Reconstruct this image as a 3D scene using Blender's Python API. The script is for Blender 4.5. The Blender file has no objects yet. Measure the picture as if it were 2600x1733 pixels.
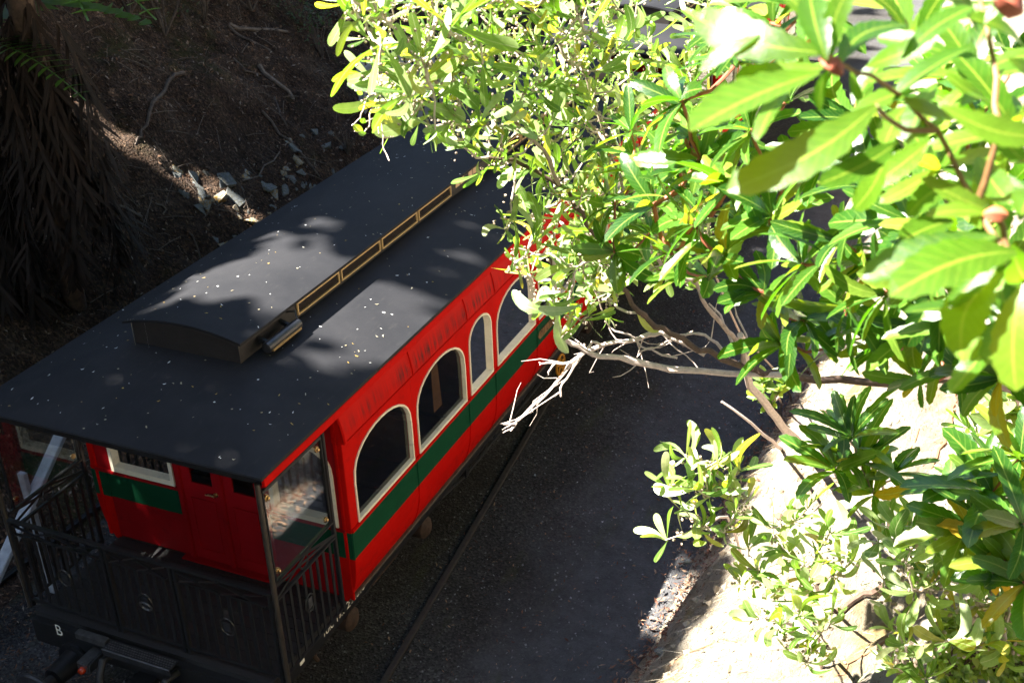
import bpy, bmesh, math, random
import numpy as np
from mathutils import Vector, Matrix

# ------------------------------------------------------------------ camera, sky, sun, exposure
scene = bpy.context.scene
R = math.radians
CAM = np.array([5.5961, -5.3299, 7.3409])
YAW, PITCH, ROLL, FPX = R(-24.5103), R(27.9355), R(-2.0973), 3042.14
_fw = np.array([math.sin(YAW) * math.cos(PITCH), math.cos(YAW) * math.cos(PITCH), -math.sin(PITCH)])
_rt = np.array([math.cos(YAW), -math.sin(YAW), 0.0])
_up = np.cross(_rt, _fw)
RT = _rt * math.cos(ROLL) + _up * math.sin(ROLL)
UP = -_rt * math.sin(ROLL) + _up * math.cos(ROLL)
cam = bpy.data.cameras.new("camera")
cam_ob = bpy.data.objects.new("camera", cam)
scene.collection.objects.link(cam_ob)
m = Matrix.Identity(4)
for i in range(3):
    m[i][0], m[i][1], m[i][2], m[i][3] = RT[i], UP[i], -_fw[i], CAM[i]
cam_ob.matrix_world = m
cam.sensor_width = 36
cam.lens = FPX / 2600 * 36
cam.clip_start, cam.clip_end = 0.05, 2000
cam.dof.use_dof = True
cam.dof.focus_distance = 6.5
cam.dof.aperture_fstop = 7.0
scene.camera = cam_ob

SUN = np.array([-0.66, -0.35, 1.04]); SUN /= np.linalg.norm(SUN)      # direction towards the sun
sun_el = math.asin(SUN[2]); sun_az = math.atan2(SUN[0], SUN[1])
world = bpy.data.worlds.new("World"); scene.world = world; world.use_nodes = True
wn = world.node_tree.nodes; wl = world.node_tree.links
sky = wn.new("ShaderNodeTexSky"); sky.sky_type = 'NISHITA'; sky.sun_disc = False
sky.sun_elevation = sun_el; sky.sun_rotation = sun_az
wl.new(sky.outputs[0], wn["Background"].inputs[0]); wn["Background"].inputs[1].default_value = 0.05
sd = bpy.data.lights.new("sun", 'SUN'); sd.energy = 5.0; sd.angle = R(0.53); sd.color = (1.0, 0.95, 0.86)
so = bpy.data.objects.new("sun", sd); scene.collection.objects.link(so)
so.rotation_euler = Vector(SUN).to_track_quat('Z', 'Y').to_euler(); so.location = (-20, -9, 25)
vs = scene.view_settings
vs.view_transform = 'Standard'; vs.look = 'None'; vs.gamma = 1.0; vs.use_curve_mapping = False
vs.exposure = 3.1

# ------------------------------------------------------------------ helpers
COL = scene.collection
rng = random.Random(7)
nrg = np.random.default_rng(11)

def ray(u, v):
    return _fw + RT * (u - 1300) / FPX - UP * (v - 866.5) / FPX
def at(u, v, d):
    return CAM + d * ray(u, v)
def nrm(a):
    a = np.asarray(a, float); return a / (np.linalg.norm(a) + 1e-12)

def hash2(ix, iy, s):
    n = np.sin(ix * 127.1 + iy * 311.7 + s * 74.7) * 43758.5453
    return n - np.floor(n)
def vnoise(x, y, s=0):
    x = np.asarray(x, float); y = np.asarray(y, float)
    ix, iy = np.floor(x), np.floor(y); fx, fy = x - ix, y - iy
    fx = fx * fx * (3 - 2 * fx); fy = fy * fy * (3 - 2 * fy)
    return ((hash2(ix, iy, s) * (1 - fx) + hash2(ix + 1, iy, s) * fx) * (1 - fy)
            + (hash2(ix, iy + 1, s) * (1 - fx) + hash2(ix + 1, iy + 1, s) * fx) * fy) - 0.5
def fbm(x, y, o=4, s=0):
    a, f, t = 1.0, 1.0, 0.0
    for k in range(o):
        t = t + a * vnoise(x * f, y * f, s + k); a *= 0.5; f *= 2.03
    return t

def tag(o, label=None, cat=None, group=None, kind=None):
    if label: o["label"] = label
    if cat: o["category"] = cat
    if group: o["group"] = group
    if kind: o["kind"] = kind
    return o
def empty(name, loc=(0, 0, 0)):
    o = bpy.data.objects.new(name, None); COL.objects.link(o); o.location = loc; o.empty_display_size = 0.2
    return o
def link(name, me, mat=None, parent=None):
    if mat is not None and not me.materials: me.materials.append(mat)
    o = bpy.data.objects.new(name, me); COL.objects.link(o)
    if parent is not None:
        o.parent = parent
        p, inv = parent, Matrix.Identity(4)
        # everything is modelled in world coordinates; undo the parents' offset
        off = Vector((0, 0, 0))
        while p is not None:
            off += p.location; p = p.parent
        o.location = -off
    return o

class MB:
    """collects faces of one mesh"""
    def __init__(self): self.v = []; self.f = []
    def add(self, vs, fs):
        n = len(self.v); self.v += [tuple(map(float, q)) for q in vs]; self.f += [tuple(i + n for i in f) for f in fs]; return self
    def box(self, x0, x1, y0, y1, z0, z1, bev=0):
        vs = [(x, y, z) for x in (x0, x1) for y in (y0, y1) for z in (z0, z1)]
        return self.add(vs, [(0, 1, 3, 2), (4, 6, 7, 5), (0, 4, 5, 1), (2, 3, 7, 6), (0, 2, 6, 4), (1, 5, 7, 3)])
    def bar(self, a, b, w, h, up=(0, 0, 1)):
        a, b = np.array(a, float), np.array(b, float); d = nrm(b - a); s = np.cross(d, up)
        if np.linalg.norm(s) < 1e-4: s = np.cross(d, (1, 0, 0))
        s = nrm(s); u = np.cross(s, d); vs = []
        for q in (a, b):
            for i, j in ((-1, -1), (1, -1), (1, 1), (-1, 1)): vs.append(q + s * i * w / 2 + u * j * h / 2)
        return self.add(vs, [(3, 2, 1, 0), (4, 5, 6, 7)] + [(i, (i + 1) % 4, 4 + (i + 1) % 4, 4 + i) for i in range(4)])
    def tube(self, pts, rad, n=6, cap=True):
        pts = [np.array(q, float) for q in pts]; k = len(pts)
        if not hasattr(rad, '__len__'): rad = [rad] * k
        t0 = nrm(pts[1] - pts[0]); s = np.cross(t0, (0, 0, 1))
        if np.linalg.norm(s) < 1e-3: s = np.cross(t0, (1, 0, 0))
        s = nrm(s); vs = []
        for i in range(k):
            t = nrm(pts[min(i + 1, k - 1)] - pts[max(i - 1, 0)])
            s = nrm(s - t * np.dot(s, t)); b = np.cross(t, s)
            for j in range(n):
                a = 2 * math.pi * j / n; vs.append(pts[i] + rad[i] * (math.cos(a) * s + math.sin(a) * b))
        fs = [(i * n + j, i * n + (j + 1) % n, (i + 1) * n + (j + 1) % n, (i + 1) * n + j) for i in range(k - 1) for j in range(n)]
        if cap: fs += [tuple(range(n - 1, -1, -1)), tuple(range((k - 1) * n, k * n))]
        return self.add(vs, fs)
    def ring(self, c, ax, r, t, n=20, m=6, sy=1.0, up=None):
        """torus with centre c, axis ax; sy stretches it along up"""
        ax = nrm(ax); u = nrm(np.cross(ax, (0, 0, 1)) if abs(ax[2]) < .9 else (1, 0, 0)); w = np.cross(u, ax)
        vs = []
        for i in range(n):
            a = 2 * math.pi * i / n; d = math.cos(a) * u + math.sin(a) * w; p = np.array(c) + r * (math.cos(a) * u + sy * math.sin(a) * w)
            for j in range(m):
                b = 2 * math.pi * j / m; vs.append(p + t * (math.cos(b) * d + math.sin(b) * ax))
        return self.add(vs, [(i * m + j, ((i + 1) % n) * m + j, ((i + 1) % n) * m + (j + 1) % m, i * m + (j + 1) % m) for i in range(n) for j in range(m)])
    def lathe(self, c, ax, prof, n=20):
        """prof: list of (distance along axis, radius)"""
        ax = nrm(ax); u = nrm(np.cross(ax, (0, 0, 1)) if abs(ax[2]) < .9 else (1, 0, 0)); w = np.cross(u, ax); vs = []
        for h, r in prof:
            for i in range(n):
                a = 2 * math.pi * i / n; vs.append(np.array(c) + ax * h + r * (math.cos(a) * u + math.sin(a) * w))
        k = len(prof)
        fs = [(i * n + j, i * n + (j + 1) % n, (i + 1) * n + (j + 1) % n, (i + 1) * n + j) for i in range(k - 1) for j in range(n)]
        fs += [tuple(range(n - 1, -1, -1)), tuple(range((k - 1) * n, k * n))]
        return self.add(vs, fs)
    def mesh(self, name, smooth=False, bevel=0):
        me = bpy.data.meshes.new(name); me.from_pydata(self.v, [], self.f)
        bm = bmesh.new(); bm.from_mesh(me)
        if bevel:
            es = [e for e in bm.edges if len(e.link_faces) == 2 and e.calc_face_angle(0) > 0.7]
            bmesh.ops.bevel(bm, geom=es, offset=bevel, segments=2, affect='EDGES', clamp_overlap=True)
        bmesh.ops.recalc_face_normals(bm, faces=bm.faces)
        if smooth:
            for f in bm.faces: f.smooth = True
        bm.to_mesh(me); bm.free()
        if smooth: me.set_sharp_from_angle(angle=R(40))
        return me
    def build(self, name, mat, parent=None, smooth=False, bevel=0):
        return link(name, self.mesh(name, smooth, bevel), mat, parent)

def grid_mesh(name, X, Y, Z, smooth=True):
    ny, nx = X.shape
    v = np.stack([X, Y, Z], -1).reshape(-1, 3)
    i = np.arange(ny * nx).reshape(ny, nx)
    f = np.stack([i[:-1, :-1], i[:-1, 1:], i[1:, 1:], i[1:, :-1]], -1).reshape(-1, 4)
    me = bpy.data.meshes.new(name); me.from_pydata(v.tolist(), [], f.tolist())
    if smooth: me.polygons.foreach_set('use_smooth', [True] * len(me.polygons))
    me.update(); return me

# ------------------------------------------------------------------ materials
class NT:
    def __init__(self, name):
        self.m = bpy.data.materials.new(name); self.m.use_nodes = True; self.t = self.m.node_tree; self.t.nodes.clear()
        self.out = self.n('ShaderNodeOutputMaterial')
    def n(self, typ, **kw):
        x = self.t.nodes.new(typ)
        for k, v in kw.items(): setattr(x, k, v)
        return x
    def l(self, a, b): self.t.links.new(a, b)
    def noise(self, scale, detail=4, rough=.6, vec=None, dist=0):
        x = self.n('ShaderNodeTexNoise'); x.inputs['Scale'].default_value = scale; x.inputs['Detail'].default_value = detail
        x.inputs['Roughness'].default_value = rough; x.inputs['Distortion'].default_value = dist
        if vec is not None: self.l(vec, x.inputs['Vector'])
        return x.outputs['Fac']
    def coord(self, which='Object', scale=(1, 1, 1)):
        c = self.n('ShaderNodeTexCoord'); mp = self.n('ShaderNodeMapping'); mp.inputs['Scale'].default_value = scale
        self.l(c.outputs[which], mp.inputs['Vector']); return mp.outputs[0]
    def ramp(self, fac, stops, interp='LINEAR'):
        x = self.n('ShaderNodeValToRGB'); x.color_ramp.interpolation = interp; e = x.color_ramp.elements
        while len(e) < len(stops): e.new(0.5)
        for q, (p, c) in zip(e, stops): q.position = p; q.color = (*c, 1) if len(c) == 3 else c
        self.l(fac, x.inputs[0]); return x.outputs[0]
    def mix(self, fac, a, b, mode='MIX'):
        x = self.n('ShaderNodeMix', data_type='RGBA', blend_type=mode)
        for s, q in (('Factor', fac), ('A', a), ('B', b)):
            i = [k for k in x.inputs if k.name == s and (k.type == 'RGBA' if s != 'Factor' else k.type == 'VALUE')][0]
            if isinstance(q, (int, float)): i.default_value = q
            elif isinstance(q, tuple): i.default_value = (*q, 1)
            else: self.l(q, i)
        return [k for k in x.outputs if k.type == 'RGBA'][0]
    def math(self, op, a, b=0.0):
        x = self.n('ShaderNodeMath', operation=op)
        for i, q in enumerate((a, b)):
            if isinstance(q, (int, float)): x.inputs[i].default_value = q
            else: self.l(q, x.inputs[i])
        return x.outputs[0]
    def bump(self, h, strength=.5, dist=.01):
        b = self.n('ShaderNodeBump'); b.inputs['Strength'].default_value = strength; b.inputs['Distance'].default_value = dist
        self.l(h, b.inputs['Height']); return b.outputs[0]
    def principled(self, col, rough=.6, metal=0, spec=.5, normal=None):
        b = self.n('ShaderNodeBsdfPrincipled')
        for s, q in (('Base Color', col), ('Roughness', rough), ('Metallic', metal), ('Specular IOR Level', spec)):
            if isinstance(q, tuple): b.inputs[s].default_value = (*q, 1)
            elif isinstance(q, (int, float)): b.inputs[s].default_value = q
            else: self.l(q, b.inputs[s])
        if normal is not None: self.l(normal, b.inputs['Normal'])
        return b.outputs[0]
    def done(self, sh): self.l(sh, self.out.inputs[0]); return self.m

def paint(name, base, rough=.45, var=.18, scale=6, bump=.15, metal=0, spec=.5, dirt=None, dirt_amt=.3, fine=60):
    t = NT(name); v = t.coord()
    n1 = t.noise(scale, 5, .65, v); dark = tuple(c * (1 - var) for c in base); lite = tuple(min(1, c * (1 + var)) for c in base)
    c = t.ramp(n1, [(.3, dark), (.7, lite)])
    if dirt is not None:
        d = t.ramp(t.noise(scale * 2.3, 6, .7, v), [(.55, (0, 0, 0)), (.75, (dirt_amt,) * 3)]); c = t.mix(d, c, dirt)
    nf = t.noise(fine, 4, .6, v)
    r = t.math('ADD', t.math('MULTIPLY', nf, .25), rough - .12)
    return t.done(t.principled(c, r, metal, spec, t.bump(nf, bump, .004)))

M = {}
M['red'] = paint('red_paint', (.44, .0045, .0025), .5, .10, 3, .06, spec=.035, dirt=(.14, .007, .006), dirt_amt=.55)
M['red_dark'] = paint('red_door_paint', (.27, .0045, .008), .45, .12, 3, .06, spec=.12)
M['red_end_shade'] = paint('red_paint_shade_darkened', (.24, .0035, .006), .45, .14, 3, .06, spec=.12, dirt=(.08, .005, .006), dirt_amt=.5)  # same red as the sides; platform shade put into a darker crimson base
M['green'] = paint('green_paint', (.006, .052, .023), .4, .12, 3, .05, spec=.08)
M['cream'] = paint('cream_paint', (.74, .66, .50), .5, .08, 8, .12, dirt=(.25, .2, .13), dirt_amt=.5)
M['black'] = paint('black_paint', (.012, .012, .013), .38, .3, 12, .12)
M['rail_black'] = paint('black_ironwork', (.014, .014, .015), .32, .3, 14, .12, spec=.6)
M['roof'] = None
M['steel'] = paint('worn_steel', (.16, .16, .165), .35, .3, 20, .3, metal=.8)
M['rust'] = paint('rusty_brown_iron', (.045, .024, .014), .8, .45, 14, .5)
M['brass'] = paint('brass', (.62, .42, .20), .28, .12, 20, .1, metal=1)
M['gold'] = paint('gold_lining', (.55, .36, .15), .5, .15, 20, .1)
M['mesh_tan'] = paint('tan_vent_mesh', (.62, .42, .24), .7, .25, 220, .8, fine=300)
M['yellow'] = paint('orange_yellow_paint', (.62, .26, .02), .45, .15, 12, .1)
M['wood_white'] = paint('weathered_white_timber', (.36, .38, .41), .7, .25, 9, .4, dirt=(.16, .17, .18), dirt_amt=.6)
M['lettering'] = paint('cream_lettering', (.8, .77, .66), .6, .05, 8, 0)
M['lettering_dark'] = paint('dark_lettering', (.03, .02, .012), .6, .05, 8, 0)
M['name_plate'] = paint('brown_gold_plate', (.20, .10, .035), .45, .2, 18, .1)
M['lamp_red'] = paint('red_lamp_lens', (.35, .03, .008), .15, .1, 10, 0)
M['floorboards'] = paint('dark_interior_boards', (.08, .06, .045), .6, .3, 8, .2)
M['seat'] = paint('dark_brown_seat', (.12, .075, .05), .6, .2, 8, .1)
M['curtain'] = paint('tan_curtain', (.25, .16, .09), .9, .2, 8, .1)
M['sleeper'] = paint('weathered_sleeper', (.055, .045, .036), .85, .4, 9, .6)

def cove_red():
    t = NT('weather_streaked_red'); v = t.coord()
    base = t.ramp(t.noise(3, 5, .6, v), [(.3, (.40, .004, .0025)), (.7, (.48, .006, .003))])
    vs = t.coord('Object', (3, 26, 1.2)); s = t.noise(1.0, 5, .7, vs)
    big = t.noise(1.1, 2, .5, t.coord('Object', (1, 1, 1.5)))
    sep = t.n('ShaderNodeSeparateXYZ'); t.l(v, sep.inputs[0])
    low = t.ramp(sep.outputs['Z'], [(0, (1, 1, 1)), (1, (0, 0, 0))])
    low = t.math('SUBTRACT', 1.0, t.math('MULTIPLY', t.math('ABSOLUTE', t.math('SUBTRACT', sep.outputs['Z'], 2.62)), 9.0))
    f = t.math('MULTIPLY', t.ramp(s, [(.44, (0, 0, 0)), (.60, (1, 1, 1))]), t.math('MAXIMUM', low, 0.0))
    f = t.math('MULTIPLY', f, t.ramp(big, [(.38, (.25,) * 3), (.55, (1,) * 3)]))
    c = t.mix(f, base, (.05, .016, .016))
    return t.done(t.principled(c, .5, 0, .035, t.bump(t.noise(50, 3, .5, v), .06, .003)))
M['red_cove'] = cove_red()

def roof_mat():
    t = NT('black_roof_canvas'); v = t.coord()
    c = t.ramp(t.noise(1.7, 6, .65, v), [(.3, (.0135, .014, .0165)), (.7, (.0225, .0225, .025))])
    st = t.noise(9, 5, .7, t.coord('Object', (2.5, .6, 1)))
    c = t.mix(t.ramp(st, [(.58, (0, 0, 0)), (.75, (.35,) * 3)]), c, (.045, .043, .041))
    n = t.noise(160, 3, .6, v)
    return t.done(t.principled(c, .62, 0, .12, t.bump(n, .5, .002)))
M['roof'] = roof_mat()

def glass_mat(name='window_glass', tint=(.55, .55, .55), k=1.0):
    t = NT(name)
    fr = t.n('ShaderNodeFresnel'); fr.inputs[0].default_value = 1.5
    tr = t.n('ShaderNodeBsdfTransparent'); tr.inputs[0].default_value = (*tint, 1)
    gl = t.n('ShaderNodeBsdfGlossy'); gl.inputs['Roughness'].default_value = .03; gl.inputs['Color'].default_value = (1, 1, 1, 1)
    v = t.coord(); t.l(t.bump(t.noise(3, 2, .5, v), .03, .02), gl.inputs['Normal'])
    mx = t.n('ShaderNodeMixShader'); t.l(t.math('MULTIPLY', fr.outputs[0], k), mx.inputs[0]); t.l(tr.outputs[0], mx.inputs[1]); t.l(gl.outputs[0], mx.inputs[2])
    return t.done(mx.outputs[0])
M['glass'] = glass_mat('window_glass', (.55, .50, .45), 1.2); M['clear_glass'] = glass_mat('windbreak_glass', (.92, .93, .92), .35)

def gravel_mat():
    t = NT('dark_gravel'); v = t.coord()
    big = t.noise(.55, 4, .6, v)
    c = t.ramp(big, [(.35, (.028, .024, .021)), (.55, (.046, .043, .041)), (.7, (.07, .069, .071))])
    vo = t.n('ShaderNodeTexVoronoi'); vo.inputs['Scale'].default_value = 55; t.l(v, vo.inputs['Vector'])
    sp = t.n('ShaderNodeSeparateColor'); t.l(vo.outputs['Color'], sp.inputs[0])
    cell = t.ramp(sp.outputs[0], [(0, (.35,) * 3), (.6, (.9,) * 3), (.9, (1.3,) * 3), (1, (1.9,) * 3)])
    c = t.mix(1.0, c, cell, 'MULTIPLY')
    sp2 = t.n('ShaderNodeSeparateXYZ'); t.l(v, sp2.inputs[0]); wx = t.math('ADD', sp2.outputs['X'], t.math('MULTIPLY', t.noise(.9, 4, .6, v), 1.6))
    worn_sky_lit = t.ramp(t.math('MULTIPLY', wx, .2), [(.50, (0, 0, 0)), (.62, (.75,) * 3)])  # paler packed path towards the bank; sky light is put into its colour
    c = t.mix(worn_sky_lit, c, t.ramp(t.noise(6, 6, .75, v), [(.3, (.044, .044, .047)), (.7, (.092, .092, .098))]))
    moss = t.ramp(t.noise(1.1, 5, .7, t.coord('Object', (2.2, .5, 1))), [(.56, (0, 0, 0)), (.7, (.45,) * 3)])
    c = t.mix(moss, c, (.05, .055, .018))
    h = t.math('ADD', vo.outputs['Distance'], t.noise(25, 5, .7, v))
    return t.done(t.principled(c, .9, 0, .25, t.bump(h, .8, .012)))
M['gravel'] = gravel_mat()

def litter_ground():
    t = NT('leaf_litter_soil'); v = t.coord()
    c = t.ramp(t.noise(1.3, 6, .7, v), [(.3, (.024, .014, .009)), (.5, (.052, .032, .021)), (.7, (.085, .058, .040))])
    vo = t.n('ShaderNodeTexVoronoi'); vo.inputs['Scale'].default_value = 30; t.l(t.coord('Object', (1, 1.6, 1)), vo.inputs['Vector'])
    sp = t.n('ShaderNodeSeparateColor'); t.l(vo.outputs['Color'], sp.inputs[0])
    c = t.mix(1.0, c, t.ramp(sp.outputs[0], [(0, (.4,) * 3), (.7, (1.0,) * 3), (1, (2.0, 1.9, 1.8))]), 'MULTIPLY')
    moss = t.ramp(t.noise(.8, 5, .7, v), [(.56, (0, 0, 0)), (.68, (.6,) * 3)])
    c = t.mix(moss, c, (.040, .042, .010))
    h = t.math('ADD', vo.outputs['Distance'], t.noise(18, 6, .75, v))
    return t.done(t.principled(c, .95, 0, .2, t.bump(h, 1.0, .03)))
M['litter_soil'] = litter_ground()

def bank_mat():
    t = NT('pale_clay_bank'); v = t.coord()
    c = t.ramp(t.noise(1.6, 6, .7, v), [(.3, (.22, .17, .11)), (.5, (.37, .32, .25)), (.7, (.47, .43, .36))])
    fib = t.noise(3.2, 8, .8, t.coord('Object', (16, 5, 6)), 1.6)
    c = t.mix(t.ramp(fib, [(.55, (0, 0, 0)), (.62, (1,) * 3)]), c, (.030, .017, .008))
    spot = t.noise(16, 5, .75, v, .8); c = t.mix(t.ramp(spot, [(.60, (0, 0, 0)), (.66, (.9,) * 3)]), c, (.014, .008, .004))
    ochre = t.ramp(t.noise(.9, 5, .7, v), [(.56, (0, 0, 0)), (.7, (.7,) * 3)]); c = t.mix(ochre, c, (.30, .21, .06))
    h = t.math('ADD', t.math('MULTIPLY', fib, -.9), t.noise(22, 6, .75, v))
    return t.done(t.principled(c, .95, 0, .1, t.bump(h, 1.0, .05)))
M['bank'] = bank_mat()

def rock_mat(name, a, b, moss, amt):
    t = NT(name); v = t.coord()
    c = t.ramp(t.noise(4, 6, .7, v), [(.3, a), (.7, b)])
    geo = t.n('ShaderNodeNewGeometry'); s = t.n('ShaderNodeSeparateXYZ'); t.l(geo.outputs['Normal'], s.inputs[0])
    f = t.math('MULTIPLY', t.ramp(t.noise(5, 5, .7, v), [(.45, (0, 0, 0)), (.58, (1, 1, 1))]), amt)
    c = t.mix(f, c, moss)
    return t.done(t.principled(c, .85, 0, .3, t.bump(t.noise(25, 6, .7, v), .7, .02)))
M['rock'] = rock_mat('blue_grey_slate', (.085, .092, .098), (.21, .225, .235), (.10, .085, .02), .55)
M['rock_moss'] = rock_mat('mossy_slate', (.16, .17, .16), (.32, .32, .28), (.30, .16, .015), .95)
M['bark'] = paint('pale_bark', (.36, .27, .22), .85, .35, 30, .6, dirt=(.10, .075, .05), dirt_amt=.6)
M['bark_pale'] = paint('bleached_twig_bark', (.52, .42, .37), .85, .25, 40, .5, dirt=(.2, .13, .08), dirt_amt=.7)
M['bark_dark'] = paint('dark_mossy_bark', (.085, .052, .035), .85, .45, 22, .7, dirt=(.12, .11, .03), dirt_amt=.5)
M['red_stem'] = paint('reddish_stem', (.34, .09, .05), .6, .3, 30, .3)
M['near_stem'] = paint('brown_green_stem', (.20, .10, .04), .6, .3, 30, .3)
M['old_rail'] = paint('dark_rusty_rail', (.030, .022, .017), .7, .4, 12, .4)
M['twig_dark'] = paint('fallen_branch_bark', (.075, .055, .042), .9, .5, 14, .6)
M['twig_grey'] = paint('grey_fallen_stick', (.13, .10, .078), .9, .4, 14, .6)
M['bud'] = paint('pale_pink_bud', (.30, .23, .17), .6, .3, 30, .2)
M['root'] = paint('brown_root', (.22, .11, .055), .85, .3, 20, .5)

def rand_fac(t):
    oi = t.n('ShaderNodeObjectInfo'); ge = t.n('ShaderNodeNewGeometry')
    return t.math('FRACT', t.math('ADD', oi.outputs['Random'], ge.outputs['Random Per Island']))
def leaf_mat(name, stops, trans, rib, rough=.4, tfac=.42, spec=.5, ribw=.07):
    t = NT(name); r = rand_fac(t); v = t.coord()
    c = t.ramp(r, stops)
    c = t.mix(1.0, c, t.ramp(t.noise(9, 4, .6, v), [(.3, (.78,) * 3), (.7, (1.2,) * 3)]), 'MULTIPLY')
    uv = t.n('ShaderNodeUVMap'); s = t.n('ShaderNodeSeparateXYZ'); t.l(uv.outputs[0], s.inputs[0])
    d = t.math('ABSOLUTE', t.math('SUBTRACT', s.outputs['X'], .5))
    ribf = t.ramp(d, [(0, (.8,) * 3), (ribw, (0, 0, 0))])
    vf = t.math('FRACT', t.math('MULTIPLY', t.math('SUBTRACT', s.outputs['Y'], t.math('MULTIPLY', d, .35)), 11.0))
    c = t.mix(t.ramp(vf, [(0, (.30,) * 3), (.10, (0, 0, 0)), (.92, (0, 0, 0)), (1, (.30,) * 3)]), c, rib)
    c = t.mix(t.ramp(t.noise(24, 5, .7, v), [(.66, (0, 0, 0)), (.72, (.7,) * 3)]), c, tuple(q * .35 for q in stops[0][1]))
    c2 = t.mix(ribf, c, rib)
    r2 = t.math('FRACT', t.math('MULTIPLY', r, 7.31))
    tc = t.ramp(r2, trans)
    veins = t.n('ShaderNodeTexWave'); veins.inputs['Scale'].default_value = 9; veins.inputs['Distortion'].default_value = 1.5
    t.l(uv.outputs[0], veins.inputs['Vector'])
    nb = t.bump(t.math('ADD', t.math('MULTIPLY', veins.outputs['Fac'], .3), t.noise(60, 3, .5, v)), .18, .002)
    p = t.principled(c2, rough, 0, spec, nb)
    tr = t.n('ShaderNodeBsdfTranslucent'); t.l(t.mix(ribf, tc, tuple(min(1, q * 1.3) for q in rib)), tr.inputs[0])
    mx = t.n('ShaderNodeMixShader'); mx.inputs[0].default_value = tfac; t.l(p, mx.inputs[1]); t.l(tr.outputs[0], mx.inputs[2])
    return t.done(mx.outputs[0])
M['phyllode'] = leaf_mat('pale_sage_phyllode', [(0, (.045, .10, .015)), (.3, (.10, .18, .035)), (.5, (.22, .31, .09)), (.75, (.36, .45, .19)), (.96, (.54, .60, .40)), (1, (.55, .42, .04))],
                         [(0, (.14, .34, .008)), (.6, (.28, .52, .016)), (.85, (.46, .58, .025)), (1, (.78, .58, .02))], (.50, .55, .26), .34, .42, .6, .04)
M['serrated'] = leaf_mat('glossy_serrated_leaf', [(0, (.012, .05, .007)), (.5, (.026, .085, .010)), (.8, (.06, .15, .016)), (1, (.20, .25, .03))],
                         [(0, (.07, .26, .004)), (.6, (.15, .40, .007)), (.9, (.40, .56, .012)), (1, (.70, .58, .02))], (.26, .36, .06), .25, .36, .6, .06)
M['near_leaf'] = leaf_mat('bright_near_leaf', [(0, (.022, .075, .006)), (.5, (.05, .13, .010)), (1, (.11, .21, .018))],
                         [(0, (.14, .38, .004)), (.6, (.26, .54, .008)), (1, (.52, .62, .015))], (.34, .42, .05), .3, .48, .5, .05)
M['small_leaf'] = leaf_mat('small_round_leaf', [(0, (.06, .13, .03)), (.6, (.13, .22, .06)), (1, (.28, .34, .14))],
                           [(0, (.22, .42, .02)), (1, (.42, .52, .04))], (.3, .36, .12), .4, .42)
M['yellow_leaf'] = leaf_mat('yellowing_leaf', [(0, (.50, .30, .02)), (1, (.60, .42, .03))], [(0, (.8, .42, .01)), (1, (.8, .55, .02))], (.6, .4, .05), .45, .4)
M['canopy'] = leaf_mat('shade_tree_leaf', [(0, (.03, .07, .015)), (1, (.07, .12, .03))], [(0, (.06, .14, .01)), (1, (.1, .2, .02))], (.1, .15, .04), .5, .12)
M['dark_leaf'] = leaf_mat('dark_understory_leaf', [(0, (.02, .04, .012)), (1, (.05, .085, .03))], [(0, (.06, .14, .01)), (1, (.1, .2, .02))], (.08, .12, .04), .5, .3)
M['frond'] = leaf_mat('green_fern_frond', [(0, (.03, .10, .02)), (1, (.07, .17, .03))], [(0, (.12, .32, .02)), (1, (.2, .42, .03))], (.1, .2, .05), .45, .4)
M['dead_frond'] = leaf_mat('dead_brown_frond', [(0, (.008, .0045, .003)), (1, (.024, .013, .008))], [(0, (.02, .01, .005)), (1, (.035, .018, .008))], (.05, .028, .018), .9, .2)
def flake_mat(name, stops, rough=.8):
    t = NT(name); c = t.ramp(rand_fac(t), stops, 'LINEAR'); return t.done(t.principled(c, rough, 0, .3))
M['litter'] = flake_mat('fallen_leaf_litter', [(0, (.022, .012, .008)), (.45, (.068, .037, .021)), (.75, (.13, .066, .035)), (.9, (.18, .12, .08)), (1, (.24, .20, .17))])
M['roof_litter'] = flake_mat('petals_and_dry_leaves', [(0, (.62, .63, .64)), (.35, (.55, .55, .52)), (.4, (.30, .28, .20)), (.85, (.24, .19, .11)), (.9, (.34, .22, .05)), (1, (.42, .30, .08))])
M['pebble'] = flake_mat('loose_pebble', [(0, (.05, .05, .05)), (.6, (.13, .13, .135)), (.9, (.17, .17, .175)), (.985, (.22, .22, .23)), (1, (.5, .5, .5))])
M['straw'] = flake_mat('dry_straw', [(0, (.12, .07, .03)), (.4, (.34, .26, .16)), (1, (.50, .43, .32))])
M['clod'] = flake_mat('clay_clod', [(0, (.10, .07, .045)), (.5, (.24, .19, .13)), (1, (.36, .31, .24))], .95)
M['red_litter'] = flake_mat('reddish_bank_litter', [(0, (.05, .02, .012)), (.5, (.16, .07, .04)), (1, (.30, .2, .13))])

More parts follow.
